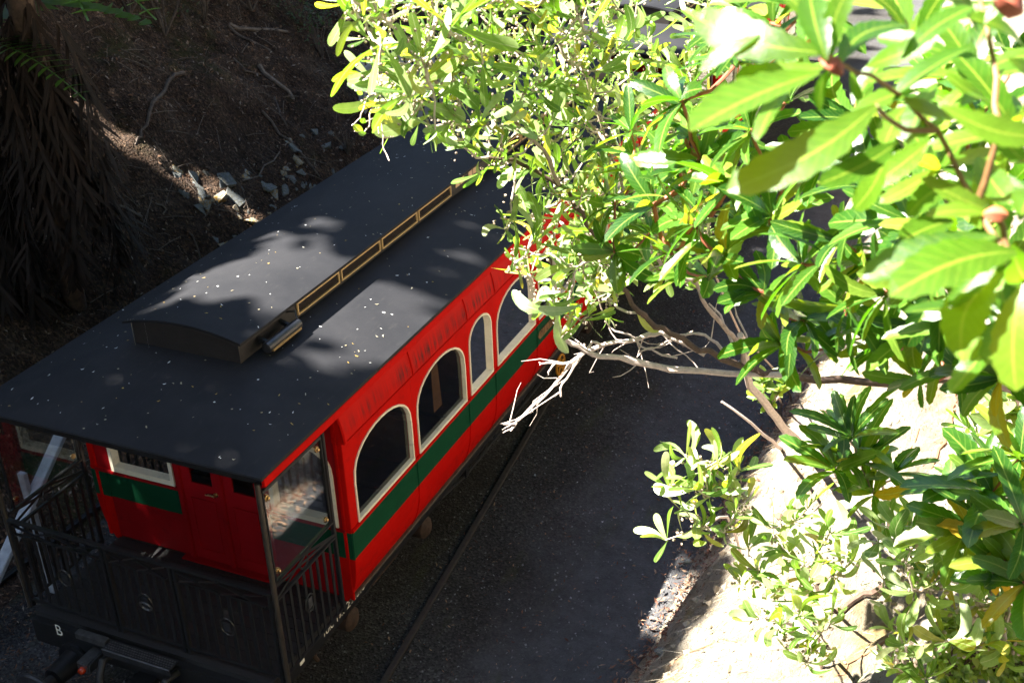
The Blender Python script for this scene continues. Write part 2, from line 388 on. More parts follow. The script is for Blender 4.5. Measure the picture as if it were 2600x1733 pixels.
# ------------------------------------------------------------------ terrain
def hill_foot(y): return -2.35 - 0.18 * np.sin(0.55 * np.asarray(y, float) + .6)
def hill_z(x, y):
    x = np.asarray(x, float); y = np.asarray(y, float)
    u = hill_foot(y) - x
    s = np.clip(u, 0, None)
    z = np.where(s < .5, .86 * s * s, .86 * (s - .25))
    z = np.where(s > 9, .86 * 8.75 + .45 * (s - 9), z)
    a = np.clip(s / 1.2, 0, 1)
    return z + a * (.55 * fbm(x * .45, y * .4, 3, 3) + .20 * fbm(x * 1.7, y * 1.5, 3, 9) + .10 * fbm(x * 5, y * 5, 3, 21)) - .012
def xe(y): return np.interp(y, [-8, -2, 0, 1, 2.5, 4.4, 5.8, 8, 12, 20, 40], [2.6, 3.05, 3.32, 3.55, 3.8, 3.8, 3.97, 4.05, 3.6, 3.5, 3.5])
def bank_z(x, y):
    x = np.asarray(x, float); y = np.asarray(y, float)
    edge = xe(y); hz = np.interp(y, [-4, 0, 1.2, 3, 30], [.2, .35, .85, 1.05, 1.0])
    s = x - edge + .10 * fbm(y * 1.3, x * 0 + 2.0, 3, 5)
    face = hz * np.clip((s + .34) / .34, 0, 1) ** .75
    up = np.clip(s, 0, None)
    z = face + np.where(up < 6, up * .98, 5.88 + .25 * (up - 6))
    k = np.clip((s + .3) / .6, 0, 1)
    rill = .16 * fbm(y * 2.2 + .5 * x, x * .9, 3, 31) + .10 * fbm(y * 6, x * 3.0, 3, 41) + .06 * fbm(y * 15, x * 12, 2, 51)
    return z + k * (rill + .22 * fbm(x * .6, y * .6, 2, 61)) - .01

n = 60
gx = np.concatenate([-np.geomspace(4, 400, 14)[::-1], np.linspace(-3.6, 4.6, 60), np.geomspace(5, 400, 14)])
gy = np.concatenate([-np.geomspace(4, 400, 12)[::-1], np.linspace(-3.6, 16, 120), np.geomspace(17, 600, 14)])
X, Y = np.meshgrid(gx, gy)
near = (np.abs(X) < 5) & (Y > -4) & (Y < 17)
Z = np.where(near, .03 * fbm(X * 1.1, Y * .8, 3, 71), 0) - .015
tag(link('ground', grid_mesh('ground', X, Y, Z), M['gravel']), kind='structure')

hx = np.concatenate([np.linspace(0.05, 7.0, 115), np.linspace(7.3, 60, 40)])
hy = np.concatenate([np.linspace(-40, -4, 20), np.linspace(-3.8, 16, 280), np.linspace(16.5, 80, 40)])
S, Y = np.meshgrid(hx, hy); X = hill_foot(Y) - S
tag(link('hillside', grid_mesh('hillside', X, Y, hill_z(X, Y)), M['litter_soil']), kind='structure')

bs = np.concatenate([np.linspace(-.5, 4.2, 130), np.linspace(4.4, 60, 40)])
by = np.concatenate([np.linspace(-40, -3, 20), np.linspace(-2.9, 12, 280), np.linspace(12.4, 80, 40)])
S, Y = np.meshgrid(bs, by); X = xe(Y) + S
tag(link('bank', grid_mesh('bank', X, Y, bank_z(X, Y)), M['bank']), kind='structure')

def on_surface(u, v, zf, t0=4, t1=40, n=700):
    """first point where the ray through a picture point meets a height field"""
    d = ray(u, v); ts = np.linspace(t0, t1, n); P = CAM[None] + ts[:, None] * d[None]
    g = P[:, 2] - zf(P[:, 0], P[:, 1]); i = np.argmax(g < 0)
    return P[i] if g[i] < 0 else P[-1]

# ------------------------------------------------------------------ railway carriage
LEN = 10.11; YA, YB = 1.0, 9.11; XW = 1.2815
def zroof(x, y):
    a = np.clip((1.30 - np.abs(x)) / .81, 0, 1.15); b = np.clip(np.minimum(y, LEN - y) / .98, 0, 1.15)
    k = .18; h = np.clip(.5 + .5 * (b - a) / k, 0, 1)
    t = b * (1 - h) + a * h - k * h * (1 - h); t = np.clip(t, -.02, 1)
    return 2.87 + .205 * (t * (1.35 - .35 * t))

def build_carriage():
    C = empty('railway_carriage', (0, LEN / 2, 0))
    tag(C, 'red and green vintage railway carriage with black clerestory roof and open end platform', 'railway carriage', 'railway carriages standing in the cutting')
    # --- lower roof
    xs = np.linspace(-1.3, 1.3, 41); ys = np.concatenate([np.linspace(0, 1.3, 20), np.linspace(1.5, LEN - 1.5, 30), np.linspace(LEN - 1.3, LEN, 20)])
    X, Y = np.meshgrid(xs, ys); Z = zroof(X, Y)
    mb = MB(); ny, nx = X.shape; i = np.arange(ny * nx).reshape(ny, nx)
    top = np.stack([X, Y, Z], -1).reshape(-1, 3); bot = top - np.array([0, 0, .028])
    f = np.stack([i[:-1, :-1], i[:-1, 1:], i[1:, 1:], i[1:, :-1]], -1).reshape(-1, 4)
    N = ny * nx
    rim = list(i[0, :]) + list(i[1:, -1]) + list(i[-1, -2::-1]) + list(i[-2:0:-1, 0])
    fs = f.tolist() + (f[:, ::-1] + N).tolist() + [(rim[k], rim[(k + 1) % len(rim)], rim[(k + 1) % len(rim)] + N, rim[k] + N) for k in range(len(rim))]
    mb.add(np.concatenate([top, bot]).tolist(), fs)
    roof = mb.build('roof', M['roof'], C, smooth=True)
    for e, y in ((-1, 0), (1, LEN)):      # rolled lead edge on the ends
        MB().tube([(-1.3, y, 2.858), (1.3, y, 2.858)], .012, 6).build('roof_edge_roll', M['roof'], roof, True)
    for sx in (-1, 1):
        MB().box(sx * 1.292 - .012, sx * 1.292 + .012, .02, LEN - .02, 2.775, 2.84).build('eave_board', M['red'], C, bevel=.003)
    for y in (.05, LEN - .05):
        MB().box(-1.27, 1.27, y - .014, y + .014, 2.775, 2.838).build('end_fascia', M['black'], C, bevel=.003)
    # --- clerestory
    for sx in (-1, 1):
        w = MB().box(min(sx * .47, sx * .49), max(sx * .47, sx * .49), YA, YB, 3.0, 3.262).build('clerestory_side', M['clere'], C)
        wins = [(1.762, 2.405), (2.44, 3.108), (3.143, 3.815), (3.85, 4.535)]
        wins += [(LEN - b, LEN - a) for a, b in wins[::-1]]
        for a, b in wins:
            fr = MB(); x0 = sx * .4905; x1 = sx * .505
            for (c0, c1, z0, z1) in ((a, b, 3.105, 3.117), (a, b, 3.198, 3.210), (a, a + .012, 3.117, 3.198), (b - .012, b, 3.117, 3.198)):
                fr.box(min(x0, x1), max(x0, x1), c0, c1, z0, z1)
            o = fr.build('clerestory_window', M['gold'], C)
            MB().box(min(sx * .4905, sx * .494), max(sx * .4905, sx * .494), a + .012, b - .012, 3.117, 3.198).build('pane', M['clere_pane'], o)
        for a, b in ((4.655, 4.738), (4.757, 4.842), (4.952, 5.036), (5.056, 5.138)):
            MB().box(min(sx * .4905, sx * .497), max(sx * .4905, sx * .497), a, b, 3.142, 3.205).build('vent_mesh', M['mesh_tan'], C)
    for y0, y1 in ((YA - .02, YA), (YB, YB + .02)):
        m = MB(); k = 13; pts = []
        for j in range(k):
            x = -.489 + .978 * j / (k - 1); pts.append((x, 3.255 + .068 * (1 - (x / .537) ** 2)))
        vs = [(x, y, z) for y in (y0, y1) for x, z in pts] + [(x, y, 2.98) for y in (y0, y1) for x, z in pts]
        fs = []
        for j in range(k - 1):
            fs += [(j, j + 1, 2 * k + j + 1, 2 * k + j), (k + j, k + j + 1, 3 * k + j + 1, 3 * k + j), (j, j + 1, k + j + 1, k + j)]
        fs += [(0, k, 3 * k, 2 * k), (k - 1, 2 * k - 1, 4 * k - 1, 3 * k - 1)]
        m.add(vs, fs).build('clerestory_end', M['clere'], C)
    xs = np.linspace(-.545, .545, 17); prof = [(x, 3.2675 + .075 * (1 - (x / .545) ** 2)) for x in xs]
    m = MB(); yy = np.linspace(.935, LEN - .935, 24); k = len(prof); L = len(yy)
    vs = [(x, y, z) for y in yy for x, z in prof] + [(x, y, z - .022) for y in yy for x, z in prof]; fs = []; N = L * k
    for a in range(L - 1):
        for b in range(k - 1):
            q = (a * k + b, a * k + b + 1, (a + 1) * k + b + 1, (a + 1) * k + b); fs += [q, tuple(v + N for v in q[::-1])]
    for a in range(L - 1):
        for b in (0, k - 1): fs.append((a * k + b, (a + 1) * k + b, (a + 1) * k + b + N, a * k + b + N))
    for a in (0, L - 1):
        for b in range(k - 1): fs.append((a * k + b, a * k + b + 1, a * k + b + 1 + N, a * k + b + N))
    m.add(vs, fs).build('clerestory_roof', M['roof'], C, smooth=True)
    # lamp tube on brackets beside the clerestory
    lamp = MB().lathe((.60, 1.16, 3.125), (0, 1, 0), [(0, .02), (.004, .042), (.03, .044), (.42, .044), (.446, .042), (.45, .02)], 14).build('roof_lamp', M['black'], C, True)
    MB().box(.628, .648, 1.19, 1.58, 3.096, 3.116).build('lamp_grille', M['gold_mesh'], lamp)
    for y in (1.22, 1.52):
        MB().bar((.49, y, 3.17), (.585, y, 3.14), .03, .03).build('bracket', M['black'], lamp)
    MB().tube([(.49, 1.62, 3.2), (.56, 1.64, 3.21), (.60, 1.60, 3.16)], .008, 6).build('cable', M['black'], lamp)
    # --- side walls
    bays = [(1.08, 2.085, 1.111, 2.053, 0), (2.1, 3.12, 2.148, 3.087, 0), (3.135, 3.715, 3.181, 3.672, 1), (3.73, 4.755, 3.777, 4.718, 0), (4.765, 5.345, 4.8125, 5.2985, 1)]
    bays += [(LEN - b, LEN - a, LEN - d, LEN - c, s) for a, b, c, d, s in bays[:4][::-1]]
    edges = [YA] + [(bays[k][1] + bays[k + 1][0]) / 2 for k in range(8)] + [YB]
    def outline(s0, s1, z0, zs, zt, n=14):
        c, r = (s0 + s1) / 2, (s1 - s0) / 2
        return [(s0, z0), (s1, z0), (s1, zs)] + [(c + r * math.cos(math.pi * k / n), zs + (zt - zs) * math.sin(math.pi * k / n) ** .78) for k in range(1, n)] + [(s0, zs)]
    def panel_with_hole(P, a, b, z0, z1, w0, w1, wz, zs, zt, off=0, n=14):
        m = MB()
        def quad(*q): m.add([P(s, z, off) for s, z in q], [tuple(range(len(q)))])
        quad((a, z0), (b, z0), (b, wz), (a, wz)); quad((a, wz), (w0, wz), (w0, zs), (a, zs)); quad((w1, wz), (b, wz), (b, zs), (w1, zs))
        quad((a, zs), (w0, zs), (w0, z1), (a, z1)); quad((w1, zs), (b, zs), (b, z1), (w1, z1))
        ol = outline(w0, w1, wz, zs, zt, n); arc = ol[2:]
        for p, q in zip(arc, arc[1:]): quad((p[0], p[1]), (p[0], z1), (q[0], z1), (q[0], q[1]))
        # reveal
        for p, q in zip(ol, ol[1:] + ol[:1]): m.add([P(*p, off), P(*q, off), P(*q, off - .05), P(*p, off - .05)], [(0, 1, 2, 3)])
        return m
    def window(P, w0, w1, wz, zs, zt, parent, fw=.017, off=.010, n=14):
        o1 = outline(w0, w1, wz, zs, zt, n); o2 = outline(w0 + fw, w1 - fw, wz + fw * 1.4, zs, zt - fw, n); k = len(o1); m = MB()
        for a in range(k):
            b = (a + 1) % k
            m.add([P(*o1[a], off), P(*o1[b], off), P(*o2[b], off), P(*o2[a], off)], [(0, 1, 2, 3)])
            m.add([P(*o1[a], off), P(*o1[b], off), P(*o1[b], -.01), P(*o1[a], -.01)], [(0, 1, 2, 3)])
            m.add([P(*o2[a], off), P(*o2[b], off), P(*o2[b], -.030), P(*o2[a], -.030)], [(0, 1, 2, 3)])
        fr = m.build('window', M['cream'], parent)
        o3 = outline(w0 + fw - .004, w1 - fw + .004, wz + fw * 1.4 - .004, zs, zt - fw + .004, n)
        MB().add([P(*q, -.026) for q in o3], [tuple(range(len(o3)))]).build('pane', M['glass'], fr)
        return fr
    for sx in (-1, 1):
        P = lambda s, z, o=0, sx=sx: (sx * (XW + o), s, z)
        for k, (a, b, w0, w1, small) in enumerate(bays):
            a, b = edges[k], edges[k + 1]
            zs, zt = (2.22, 2.44) if small else (2.10, 2.44)
            panel_with_hole(P, a + .001, b - .001, 1.735, 2.538, w0, w1, 1.7216 + .014, zs, zt).build('window_panel', M['red'], C)
            window(P, w0, w1, 1.7216 + .014, zs, zt, C)
            # beaded sill, green band, tumblehome panel, cove panel of this bay
            MB().box(min(sx * 1.262, sx * 1.300), max(sx * 1.262, sx * 1.300), a, b, 1.703, 1.733).build('sill_rail', M['red'], C, bevel=.006)
            MB().add([P(a + .002, 1.445, 0), P(b - .002, 1.445, 0), P(b - .002, 1.703, 0), P(a + .002, 1.703, 0)], [(0, 1, 2, 3)]).build('green_panel', M['green'], C)
            pr = [(1.2815, 1.445), (1.279, 1.36), (1.270, 1.27), (1.250, 1.175), (1.218, 1.085), (1.168, 1.0), (1.155, 1.0)]
            m = MB()
            for (x0, z0), (x1, z1) in zip(pr, pr[1:]): m.add([(sx * x0, a + .002, z0), (sx * x0, b - .002, z0), (sx * x1, b - .002, z1), (sx * x1, a + .002, z1)], [(0, 1, 2, 3)])
            bmn = m.build('lower_panel', M['red'], C)
            pr = [(1.248, 2.842), (1.268, 2.77), (1.290, 2.69), (1.305, 2.61), (1.312, 2.545), (1.283, 2.538)]
            m = MB()
            for (x0, z0), (x1, z1) in zip(pr, pr[1:]): m.add([(sx * x0, a + .002, z0), (sx * x0, b - .002, z0), (sx * x1, b - .002, z1), (sx * x1, a + .002, z1)], [(0, 1, 2, 3)])
            m.build('cove_panel', M['red_cove'], C)
        for k, y in enumerate(edges):
            w = .012 if 0 < k < 9 else .03
            cv = [(1.250, 2.84), (1.272, 2.77), (1.294, 2.69), (1.309, 2.61), (1.316, 2.545)]
            MB().tube([(sx * x, y, z) for x, z in cv], w * .55, 6).build('cove_bead', M['red'], C, True)
            lw = [(1.286, 1.70), (1.284, 1.45)]; MB().tube([(sx * x, y, z) for x, z in lw], .007, 6).build('band_bead', M['green'], C, True)
            lw = [(1.284, 1.445), (1.281, 1.36), (1.272, 1.27), (1.252, 1.175), (1.220, 1.085), (1.17, 1.0)]
            MB().tube([(sx * x, y, z) for x, z in lw], .007, 6).build('lower_bead', M['red'], C, True)
        for y0 in (YA - .004, YB - .02):
            MB().box(min(sx * 1.235, sx * 1.2835), max(sx * 1.235, sx * 1.2835), y0, y0 + .024, 1.735, 2.535).build('corner_post', M['red'], C, bevel=.004)
        for y0 in (YA - .006, YB - .006):
            for nm_, mt_, pc in (('lower_corner', 'red', [(1.12, 1.0), (1.168, 1.0), (1.218, 1.085), (1.250, 1.175), (1.270, 1.27), (1.279, 1.36), (1.2815, 1.445), (1.12, 1.445)]), ('band_corner', 'green', [(1.12, 1.445), (1.2815, 1.445), (1.2815, 1.703), (1.12, 1.703)]), ('sill_corner', 'red', [(1.12, 1.703), (1.2815, 1.703), (1.2815, 1.735), (1.12, 1.735)])):
                m = MB(); kk = len(pc); m.add([(sx * x, y, z) for y in (y0, y0 + .012) for x, z in pc], [tuple(range(kk)), tuple(range(2 * kk - 1, kk - 1, -1))] + [(i, (i + 1) % kk, kk + (i + 1) % kk, kk + i) for i in range(kk)])
                m.build(nm_, M[mt_], C)
            pc = [(1.20, 2.843), (1.248, 2.842), (1.268, 2.77), (1.290, 2.69), (1.305, 2.61), (1.312, 2.545), (1.283, 2.52), (1.20, 2.52)]
            m = MB(); kk = len(pc); m.add([(sx * x, y, z) for y in (y0, y0 + .012) for x, z in pc], [tuple(range(kk)), tuple(range(2 * kk - 1, kk - 1, -1))] + [(i, (i + 1) % kk, kk + (i + 1) % kk, kk + i) for i in range(kk)])
            m.build('cove_end_cap', M['red'], C)
        MB().box(min(sx * 1.275, sx * 1.314), max(sx * 1.275, sx * 1.314), YA, YB, 2.520, 2.536).build('cornice_bead', M['red'], C, bevel=.004)
    # name plate on the green band
    for sx in (1,):
        m = MB(); pl = [(4.775, 1.555), (4.82, 1.51), (5.25, 1.51), (5.295, 1.555), (5.25, 1.60), (4.82, 1.60)]
        m.add([(1.2835, y, z) for y, z in pl] + [(1.291, y, z) for y, z in pl], [tuple(range(5, -1, -1)), tuple(range(6, 12))] + [(k, (k + 1) % 6, 6 + (k + 1) % 6, 6 + k) for k in range(6)])
        o = m.build('name_plate', M['name_plate'], C)
        letter('MT LYELL', (1.2925, 4.84, 1.527), (0, 1, 0), (0, 0, 1), .085, M['lettering_dark'], o, width=.41)
    # --- end bulkheads with doors
    for e, yb in ((1, YA), (-1, YB)):
        P = lambda s, z, o=0, e=e, yb=yb: (s, yb - e * o, z)
        def plate(name, mat, s0, s1, z0, z1, o0, o1, bev=.004):
            y0, y1 = sorted((yb - e * o0, yb - e * o1)); return MB().box(s0, s1, y0, y1, z0, z1).build(name, mat, C, bevel=bev)
        for (a, b, w0, w1) in ((-1.235, -.33, -1.05, -.39), (.50, 1.235, .56, 1.175)):
            panel_with_hole(P, a, b, 1.735, 2.80, w0, w1, 1.735, 2.20, 2.47).build('end_panel', M['red_end_shade'], C)
            window(P, w0, w1, 1.735, 2.20, 2.47, C, fw=.036, off=.014)
            plate('sill_rail', M['red_end_shade'], a, b, 1.703, 1.733, -.01, .022)
            plate('green_panel', M['green'], a, b, 1.447, 1.703, -.01, .002)
            plate('end_lower_panel', M['red_end_shade'], a, b, 1.03, 1.445, -.01, .001)
        plate('transom', M['red_end_shade'], -.33, .50, 2.56, 2.80, -.01, .004)
        for s in (-.33, .085, .50): plate('door_post', M['red_end_shade'], s - .024, s + .024, 1.03, 2.80, -.012, .03)
        for a, b in ((-.305, .06), (.11, .475)):
            y0, y1 = sorted((yb + e * .012, yb - e * .006)); m = MB()
            w0, w1, z0, z1 = a + .085, b - .065, 1.82, 2.42
            for (s0, s1, q0, q1) in ((a, b, 1.04, z0), (a, w0, z0, z1), (w1, b, z0, z1), (a, b, z1, 2.555)): m.box(s0, s1, y0, y1, q0, q1)
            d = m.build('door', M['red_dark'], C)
            y2, y3 = sorted((yb - e * .006, yb - e * .016)); mm = MB()
            for (s0, s1, q0, q1) in ((a + .06, b - .06, 1.66, 1.672), (a + .06, b - .06, 1.14, 1.152), (a + .06, a + .072, 1.152, 1.66), (b - .072, b - .06, 1.152, 1.66)): mm.box(s0, s1, y2, y3, q0, q1)
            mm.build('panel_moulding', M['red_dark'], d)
            MB().add([(w0 - .005, yb + e * .004, z0 - .005), (w1 + .005, yb + e * .004, z0 - .005), (w1 + .005, yb + e * .004, z1 + .005), (w0 - .005, yb + e * .004, z1 + .005)], [(0, 1, 2, 3)]).build('pane', M['glass'], d)
            if a < 0:
                h = MB(); y = yb - e * .03
                h.lathe((.02, yb - e * .006, 1.752), (0, -e, 0), [(0, .022), (.008, .022), (.01, .010), (.035, .010)], 12)
                h.tube([(.02, y, 1.752), (-.02, y, 1.752), (-.07, y, 1.748)], .009, 8).build('door_handle', M['brass'], d, True)
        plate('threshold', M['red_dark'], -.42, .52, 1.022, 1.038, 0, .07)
        for s in (-1.24, 1.21): plate('end_corner_post', M['red'], min(s, s + .03), max(s, s + .03), 1.03, 2.80, -.012, .012)
    # --- floor, interior, deck
    MB().box(-1.20, 1.20, YA + .01, YB - .01, .985, 1.01).build('floor', M['floorboards'], C)
    for k in range(6):
        for sx in (-1, 1):
            y = 1.9 + 1.25 * k; m = MB(); x0, x1 = sorted((sx * .35, sx * 1.12)); m.box(x0, x1, y, y + .42, 1.38, 1.46); m.box(x0, x1, y + .40, y + .48, 1.46, 1.95); m.box(x0 + .1, x1 - .1, y + .1, y + .35, 1.01, 1.38)
            m.build('seat', M['seat'], C, bevel=.015)
    MB().add([(1.19, 2.62 + .02 * math.sin(j * 1.9), z) for z in (1.85, 2.3) for j in range(1)] + [(1.19, 2.74, 2.3), (1.19, 2.78, 1.85)], [(0, 1, 2, 3)]).build('curtain', M['curtain'], C)
    for ya, yb_ in ((-.05, YA), (YB, LEN + .05)):
        k = 9
        for j in range(k):
            y0 = ya + (yb_ - ya) * j / k; MB().box(-1.13, 1.13, y0 + .003, y0 + (yb_ - ya) / k - .003, .975, 1.02).build('deck_plank', M['deck'], C)
    # --- sole bars, head stocks, lettering, step
    for sx in (-1, 1):
        MB().box(min(sx * 1.04, sx * 1.12), max(sx * 1.04, sx * 1.12), -.06, LEN + .06, .80, .968).build('sole_bar', M['black'], C, bevel=.006)
    for y in (-.10, LEN + .02):
        MB().box(-1.14, 1.14, y, y + .08, .74, .972).build('head_stock', M['black'], C, bevel=.008)
    sb = [o for o in C.children if o.name.startswith('sole_bar')][-1]
    letter('TUIC', (1.1225, .672, .862), (0, 1, 0), (0, 0, 1), .075, M['lettering'], sb, width=.16)
    letter('19.1', (1.1225, .885, .862), (0, 1, 0), (0, 0, 1), .075, M['lettering'], sb, width=.11)
    letter('29.0.0', (1.1225, 1.04, .862), (0, 1, 0), (0, 0, 1), .07, M['lettering'], sb, width=.30)
    MB().box(1.1225, 1.125, .335, .395, .868, .90).build('painted_mark', M['lettering'], sb)
    hs = [o for o in C.children if o.name.startswith('head_stock')][0]
    letter('B', (-.88, -.1025, .895), (1, 0, 0), (0, 0, 1), .105, M['lettering'], hs, width=.06)
    st = MB(); st.box(-.30, .34, -.205, -.105, 1.02, 1.034); st.box(-.30, .34, -.219, -.205, .97, 1.034)
    tread = st.build('step_plate', M['steel_dark'], C, bevel=.003)
    sl = MB()
    for r in range(4):
        for c in range(26):
            sl.box(-.285 + c * .0238 + (.008 if r % 2 else 0), -.285 + c * .0238 + .013 + (.008 if r % 2 else 0), -.198 + r * .023, -.188 + r * .023, 1.0342, 1.0375)
    tag(sl.build('tread_studs', M['steel'], tread), kind='stuff')
    MB().tube([(-.30, -.219, 1.036), (.34, -.219, 1.036)], .006, 6).build('bright_edge', M['steel'], tread, True)
    MB().box(-.62, -.32, -.16, -.10, .985, 1.045).build('step_bracket', M['steel'], tread, bevel=.004)
    for y, e in ((-.10, -1), (LEN + .10, 1)):
        for x in (-.74, .74):
            b = MB().lathe((x, y, .70), (0, e, 0), [(0, .15), (.03, .15), (.035, .10), (.26, .085), (.27, .045), (.42, .045)], 20).build('buffer', M['black'], C, True)
            MB().lathe((x, y + e * .42, .70), (0, e, 0), [(0, .05), (.01, .20), (.03, .205), (.045, .19), (.055, .0)], 28).build('buffer_head', M['steel_dark'], b, True)
        cp = MB(); cp.box(-.09, .09, min(y, y + e * .28), max(y, y + e * .28), .60, .78); cp.tube([(0, y + e * .26, .74), (0, y + e * .42, .78), (0, y + e * .47, .68), (0, y + e * .40, .58)], [.05, .05, .045, .03], 10)
        cp.build('coupling_hook', M['black'], C, True)
        for x, mt in ((-.30, 'rubber'), (.30, 'rubber')):
            hz = MB().tube([(x, y, .90), (x, y + e * .14, .93), (x + .02, y + e * .22, .84), (x + .03, y + e * .22, .62), (x + .10, y + e * .17, .50)], .03, 10).build('brake_hose', M['rubber'], C, True)
            MB().lathe((x + .06, y + e * .19, .56), (.35, -.2 * e, -.6), [(0, .036), (.10, .036), (.11, .05), (.13, .05)], 12).build('hose_coupling', M['brass'] if x > 0 else M['steel'], hz, True)
    tl = MB(); tl.box(-.52, -.40, -.30, -.10, .80, .90); tlo = tl.build('tail_lamp', M['steel'], C, bevel=.01)
    MB().lathe((-.46, -.30, .84), (0, -1, 0), [(0, .030), (.02, .030), (.035, .022), (.04, .0)], 16).build('lens', M['lamp_red'], tlo, True)
    # --- end railings
    for e, y0 in ((1, .015), (-1, LEN - .015)):
        yr = y0
        for x in (-1.245, 1.245):
            MB().tube([(x, yr, .98), (x, yr, 2.80)], .021, 10).build('corner_pillar', M['pillar'], C, True)
        MB().box(-1.23, 1.225, yr - .022, yr + .022, 1.835, 1.86).build('top_rail', M['rail_black'], C, bevel=.006)
        MB().box(-1.225, 1.22, yr - .010, yr + .010, 1.715, 1.73).build('upper_rail', M['rail_black'], C)
        MB().box(-1.23, 1.225, yr - .014, yr + .014, 1.06, 1.09).build('bottom_rail', M['rail_black'], C, bevel=.004)
        gates = (-1.20, -.315, -.275, .325, .365, 1.19)
        for x in (-.315, -.275, .325, .365, -1.205, 1.20):
            MB().box(x - .014, x + .014, yr - .018, yr + .018, 1.0, 1.835).build('gate_stile', M['rail_black'], C, bevel=.004)
        for (a, b) in ((-1.20, -.315), (-.275, .325), (.365, 1.19)):
            nb = 8 if b - a > .7 else 6
            for j in range(1, nb + 1):
                x = a + (b - a) * j / (nb + 1)
                MB().box(x - .015, x + .015, yr - .005, yr + .005, 1.09, 1.715).build('baluster', M['rail_black'], C)
            xc = (a + b) / 2
            s = MB(); s.bar((a + .03, yr - e * .012, 1.725), (xc, yr - e * .012, 1.835), .006, .022, (0, 1, 0)); s.bar((xc, yr - e * .014, 1.725), (b - .03, yr - e * .014, 1.83), .006, .022, (0, 1, 0)); s.bar((a + .03, yr - e * .018, 1.825), (xc, yr - e * .018, 1.735), .006, .022, (0, 1, 0)); s.bar((xc, yr - e * .018, 1.83), (b - .03, yr - e * .02, 1.73), .006, .022, (0, 1, 0))
            s.build('lattice_strap', M['rail_black'], C)
            o = MB().ring((xc, yr - e * .012, 1.42), (0, 1, 0), .062, .006, 22, 6, 1.25).build('oval_emblem', M['rail_edge'], C, True)
            MB().box(xc - .03, xc + .03, yr - e * .012 - .006, yr - e * .012 + .006, 1.375, 1.465).build('emblem_plate', M['steel_dark'], o, bevel=.003)
        if e == 1:
            MB().ring((.04, yr - .03, 1.40), (0, 1, .3), .05, .008, 18, 6).build('gate_latch', M['steel'], C, True)
        for sx in (-1, 1):
            x = sx * 1.215; ya, yb_ = (.05, .87) if e == 1 else (LEN - .87, LEN - .05)
            MB().box(x - .016, x + .016, ya, yb_, 1.745, 1.768).build('side_top_rail', M['rail_black'], C, bevel=.004)
            MB().box(x - .012, x + .012, ya, yb_, 1.045, 1.07).build('side_bottom_rail', M['rail_black'], C, bevel=.004)
            MB().box(x - .016, x + .016, ya, yb_, 1.89, 1.913).build('glass_rail', M['rail_black'], C, bevel=.004)
            for y in ((yb_ - .01) if e == 1 else ya + .01,):
                MB().box(x - .016, x + .016, y - .016, y + .016, 1.02, 2.70).build('side_post', M['rail_black'], C, bevel=.004)
            for j in range(1, 9):
                y = ya + (yb_ - ya) * j / 9
                MB().box(x - .005, x + .005, y - .014, y + .014, 1.07, 1.745).build('side_baluster', M['rail_black'], C)
            yc = (ya + yb_) / 2
            s = MB(); s.bar((x + sx * .01, ya, 1.775), (x + sx * .01, yc, 1.885), .022, .006, (1, 0, 0)); s.bar((x + sx * .01, yc, 1.885), (x + sx * .01, yb_, 1.775), .022, .006, (1, 0, 0)); s.bar((x + sx * .012, ya, 1.885), (x + sx * .012, yb_, 1.78), .02, .006, (1, 0, 0)); s.build('side_strap', M['rail_black'], C)
            MB().ring((x, yc - .02, 1.828), (1, 0, 0), .055, .007, 18, 6).build('rail_ring', M['rail_black'], C, True)
            o = MB().ring((x + sx * .012, yc - .03, 1.45), (1, 0, 0), .058, .006, 22, 6, 1.3).build('oval_emblem', M['rail_edge'], C, True)
            MB().box(x + sx * .012 - .006, x + sx * .012 + .006, yc - .058, yc - .002, 1.405, 1.495).build('emblem_plate', M['steel'], o, bevel=.003)
            fr = MB(); z0, z1 = 1.913, 2.69; y0_, y1_ = ya + .03, yb_ - .035
            if e == -1: y0_, y1_ = ya + .035, yb_ - .03
            fr.box(x - .012, x + .012, y0_, y1_, z1 - .03, z1); fr.box(x - .012, x + .012, y0_, y0_ + .014, z0, z1 - .03); fr.box(x - .012, x + .012, y1_ - .014, y1_, z0, z1 - .03)
            w = fr.build('wind_screen', M['rail_black'], C, bevel=.002)
            MB().box(x - .003, x + .003, y0_ + .014, y1_ - .014, z0 + .002, z1 - .03).build('pane', M['clear_glass'], w)
            for yy_ in (y0_ + .05, y1_ - .06):
                for zz in (z0 + .06, z1 - .09):
                    MB().lathe((x - sx * .004, yy_, zz), (sx, 0, 0), [(0, .024), (.01, .024), (.012, .012), (.026, .012), (.03, .004)], 12).build('brass_clip', M['brass'], w, True)
    # --- underframe: truss rods, bogies, hand wheel
    for sx in (-1, 1):
        MB().tube([(sx * .95, 1.6, .82), (sx * .95, 3.6, .50), (sx * .95, 6.5, .50), (sx * .95, 8.5, .82)], .018, 8).build('truss_rod', M['black'], C, True)
        for y in (3.6, 6.5): MB().box(sx * .95 - .03, sx * .95 + .03, y - .03, y + .03, .50, .82).build('queen_post', M['black'], C)
        MB().tube([(sx * 1.02, .65, .84), (sx * 1.03, .65, .66), (sx * 1.03, .68, .60)], .02, 8).build('step_hanger', M['rust'], C, True)
        MB().box(sx * .98 - .02, sx * .98 + .02, .7, 3.4, .68, .76).build('brake_pull_rod', M['rust'], C)
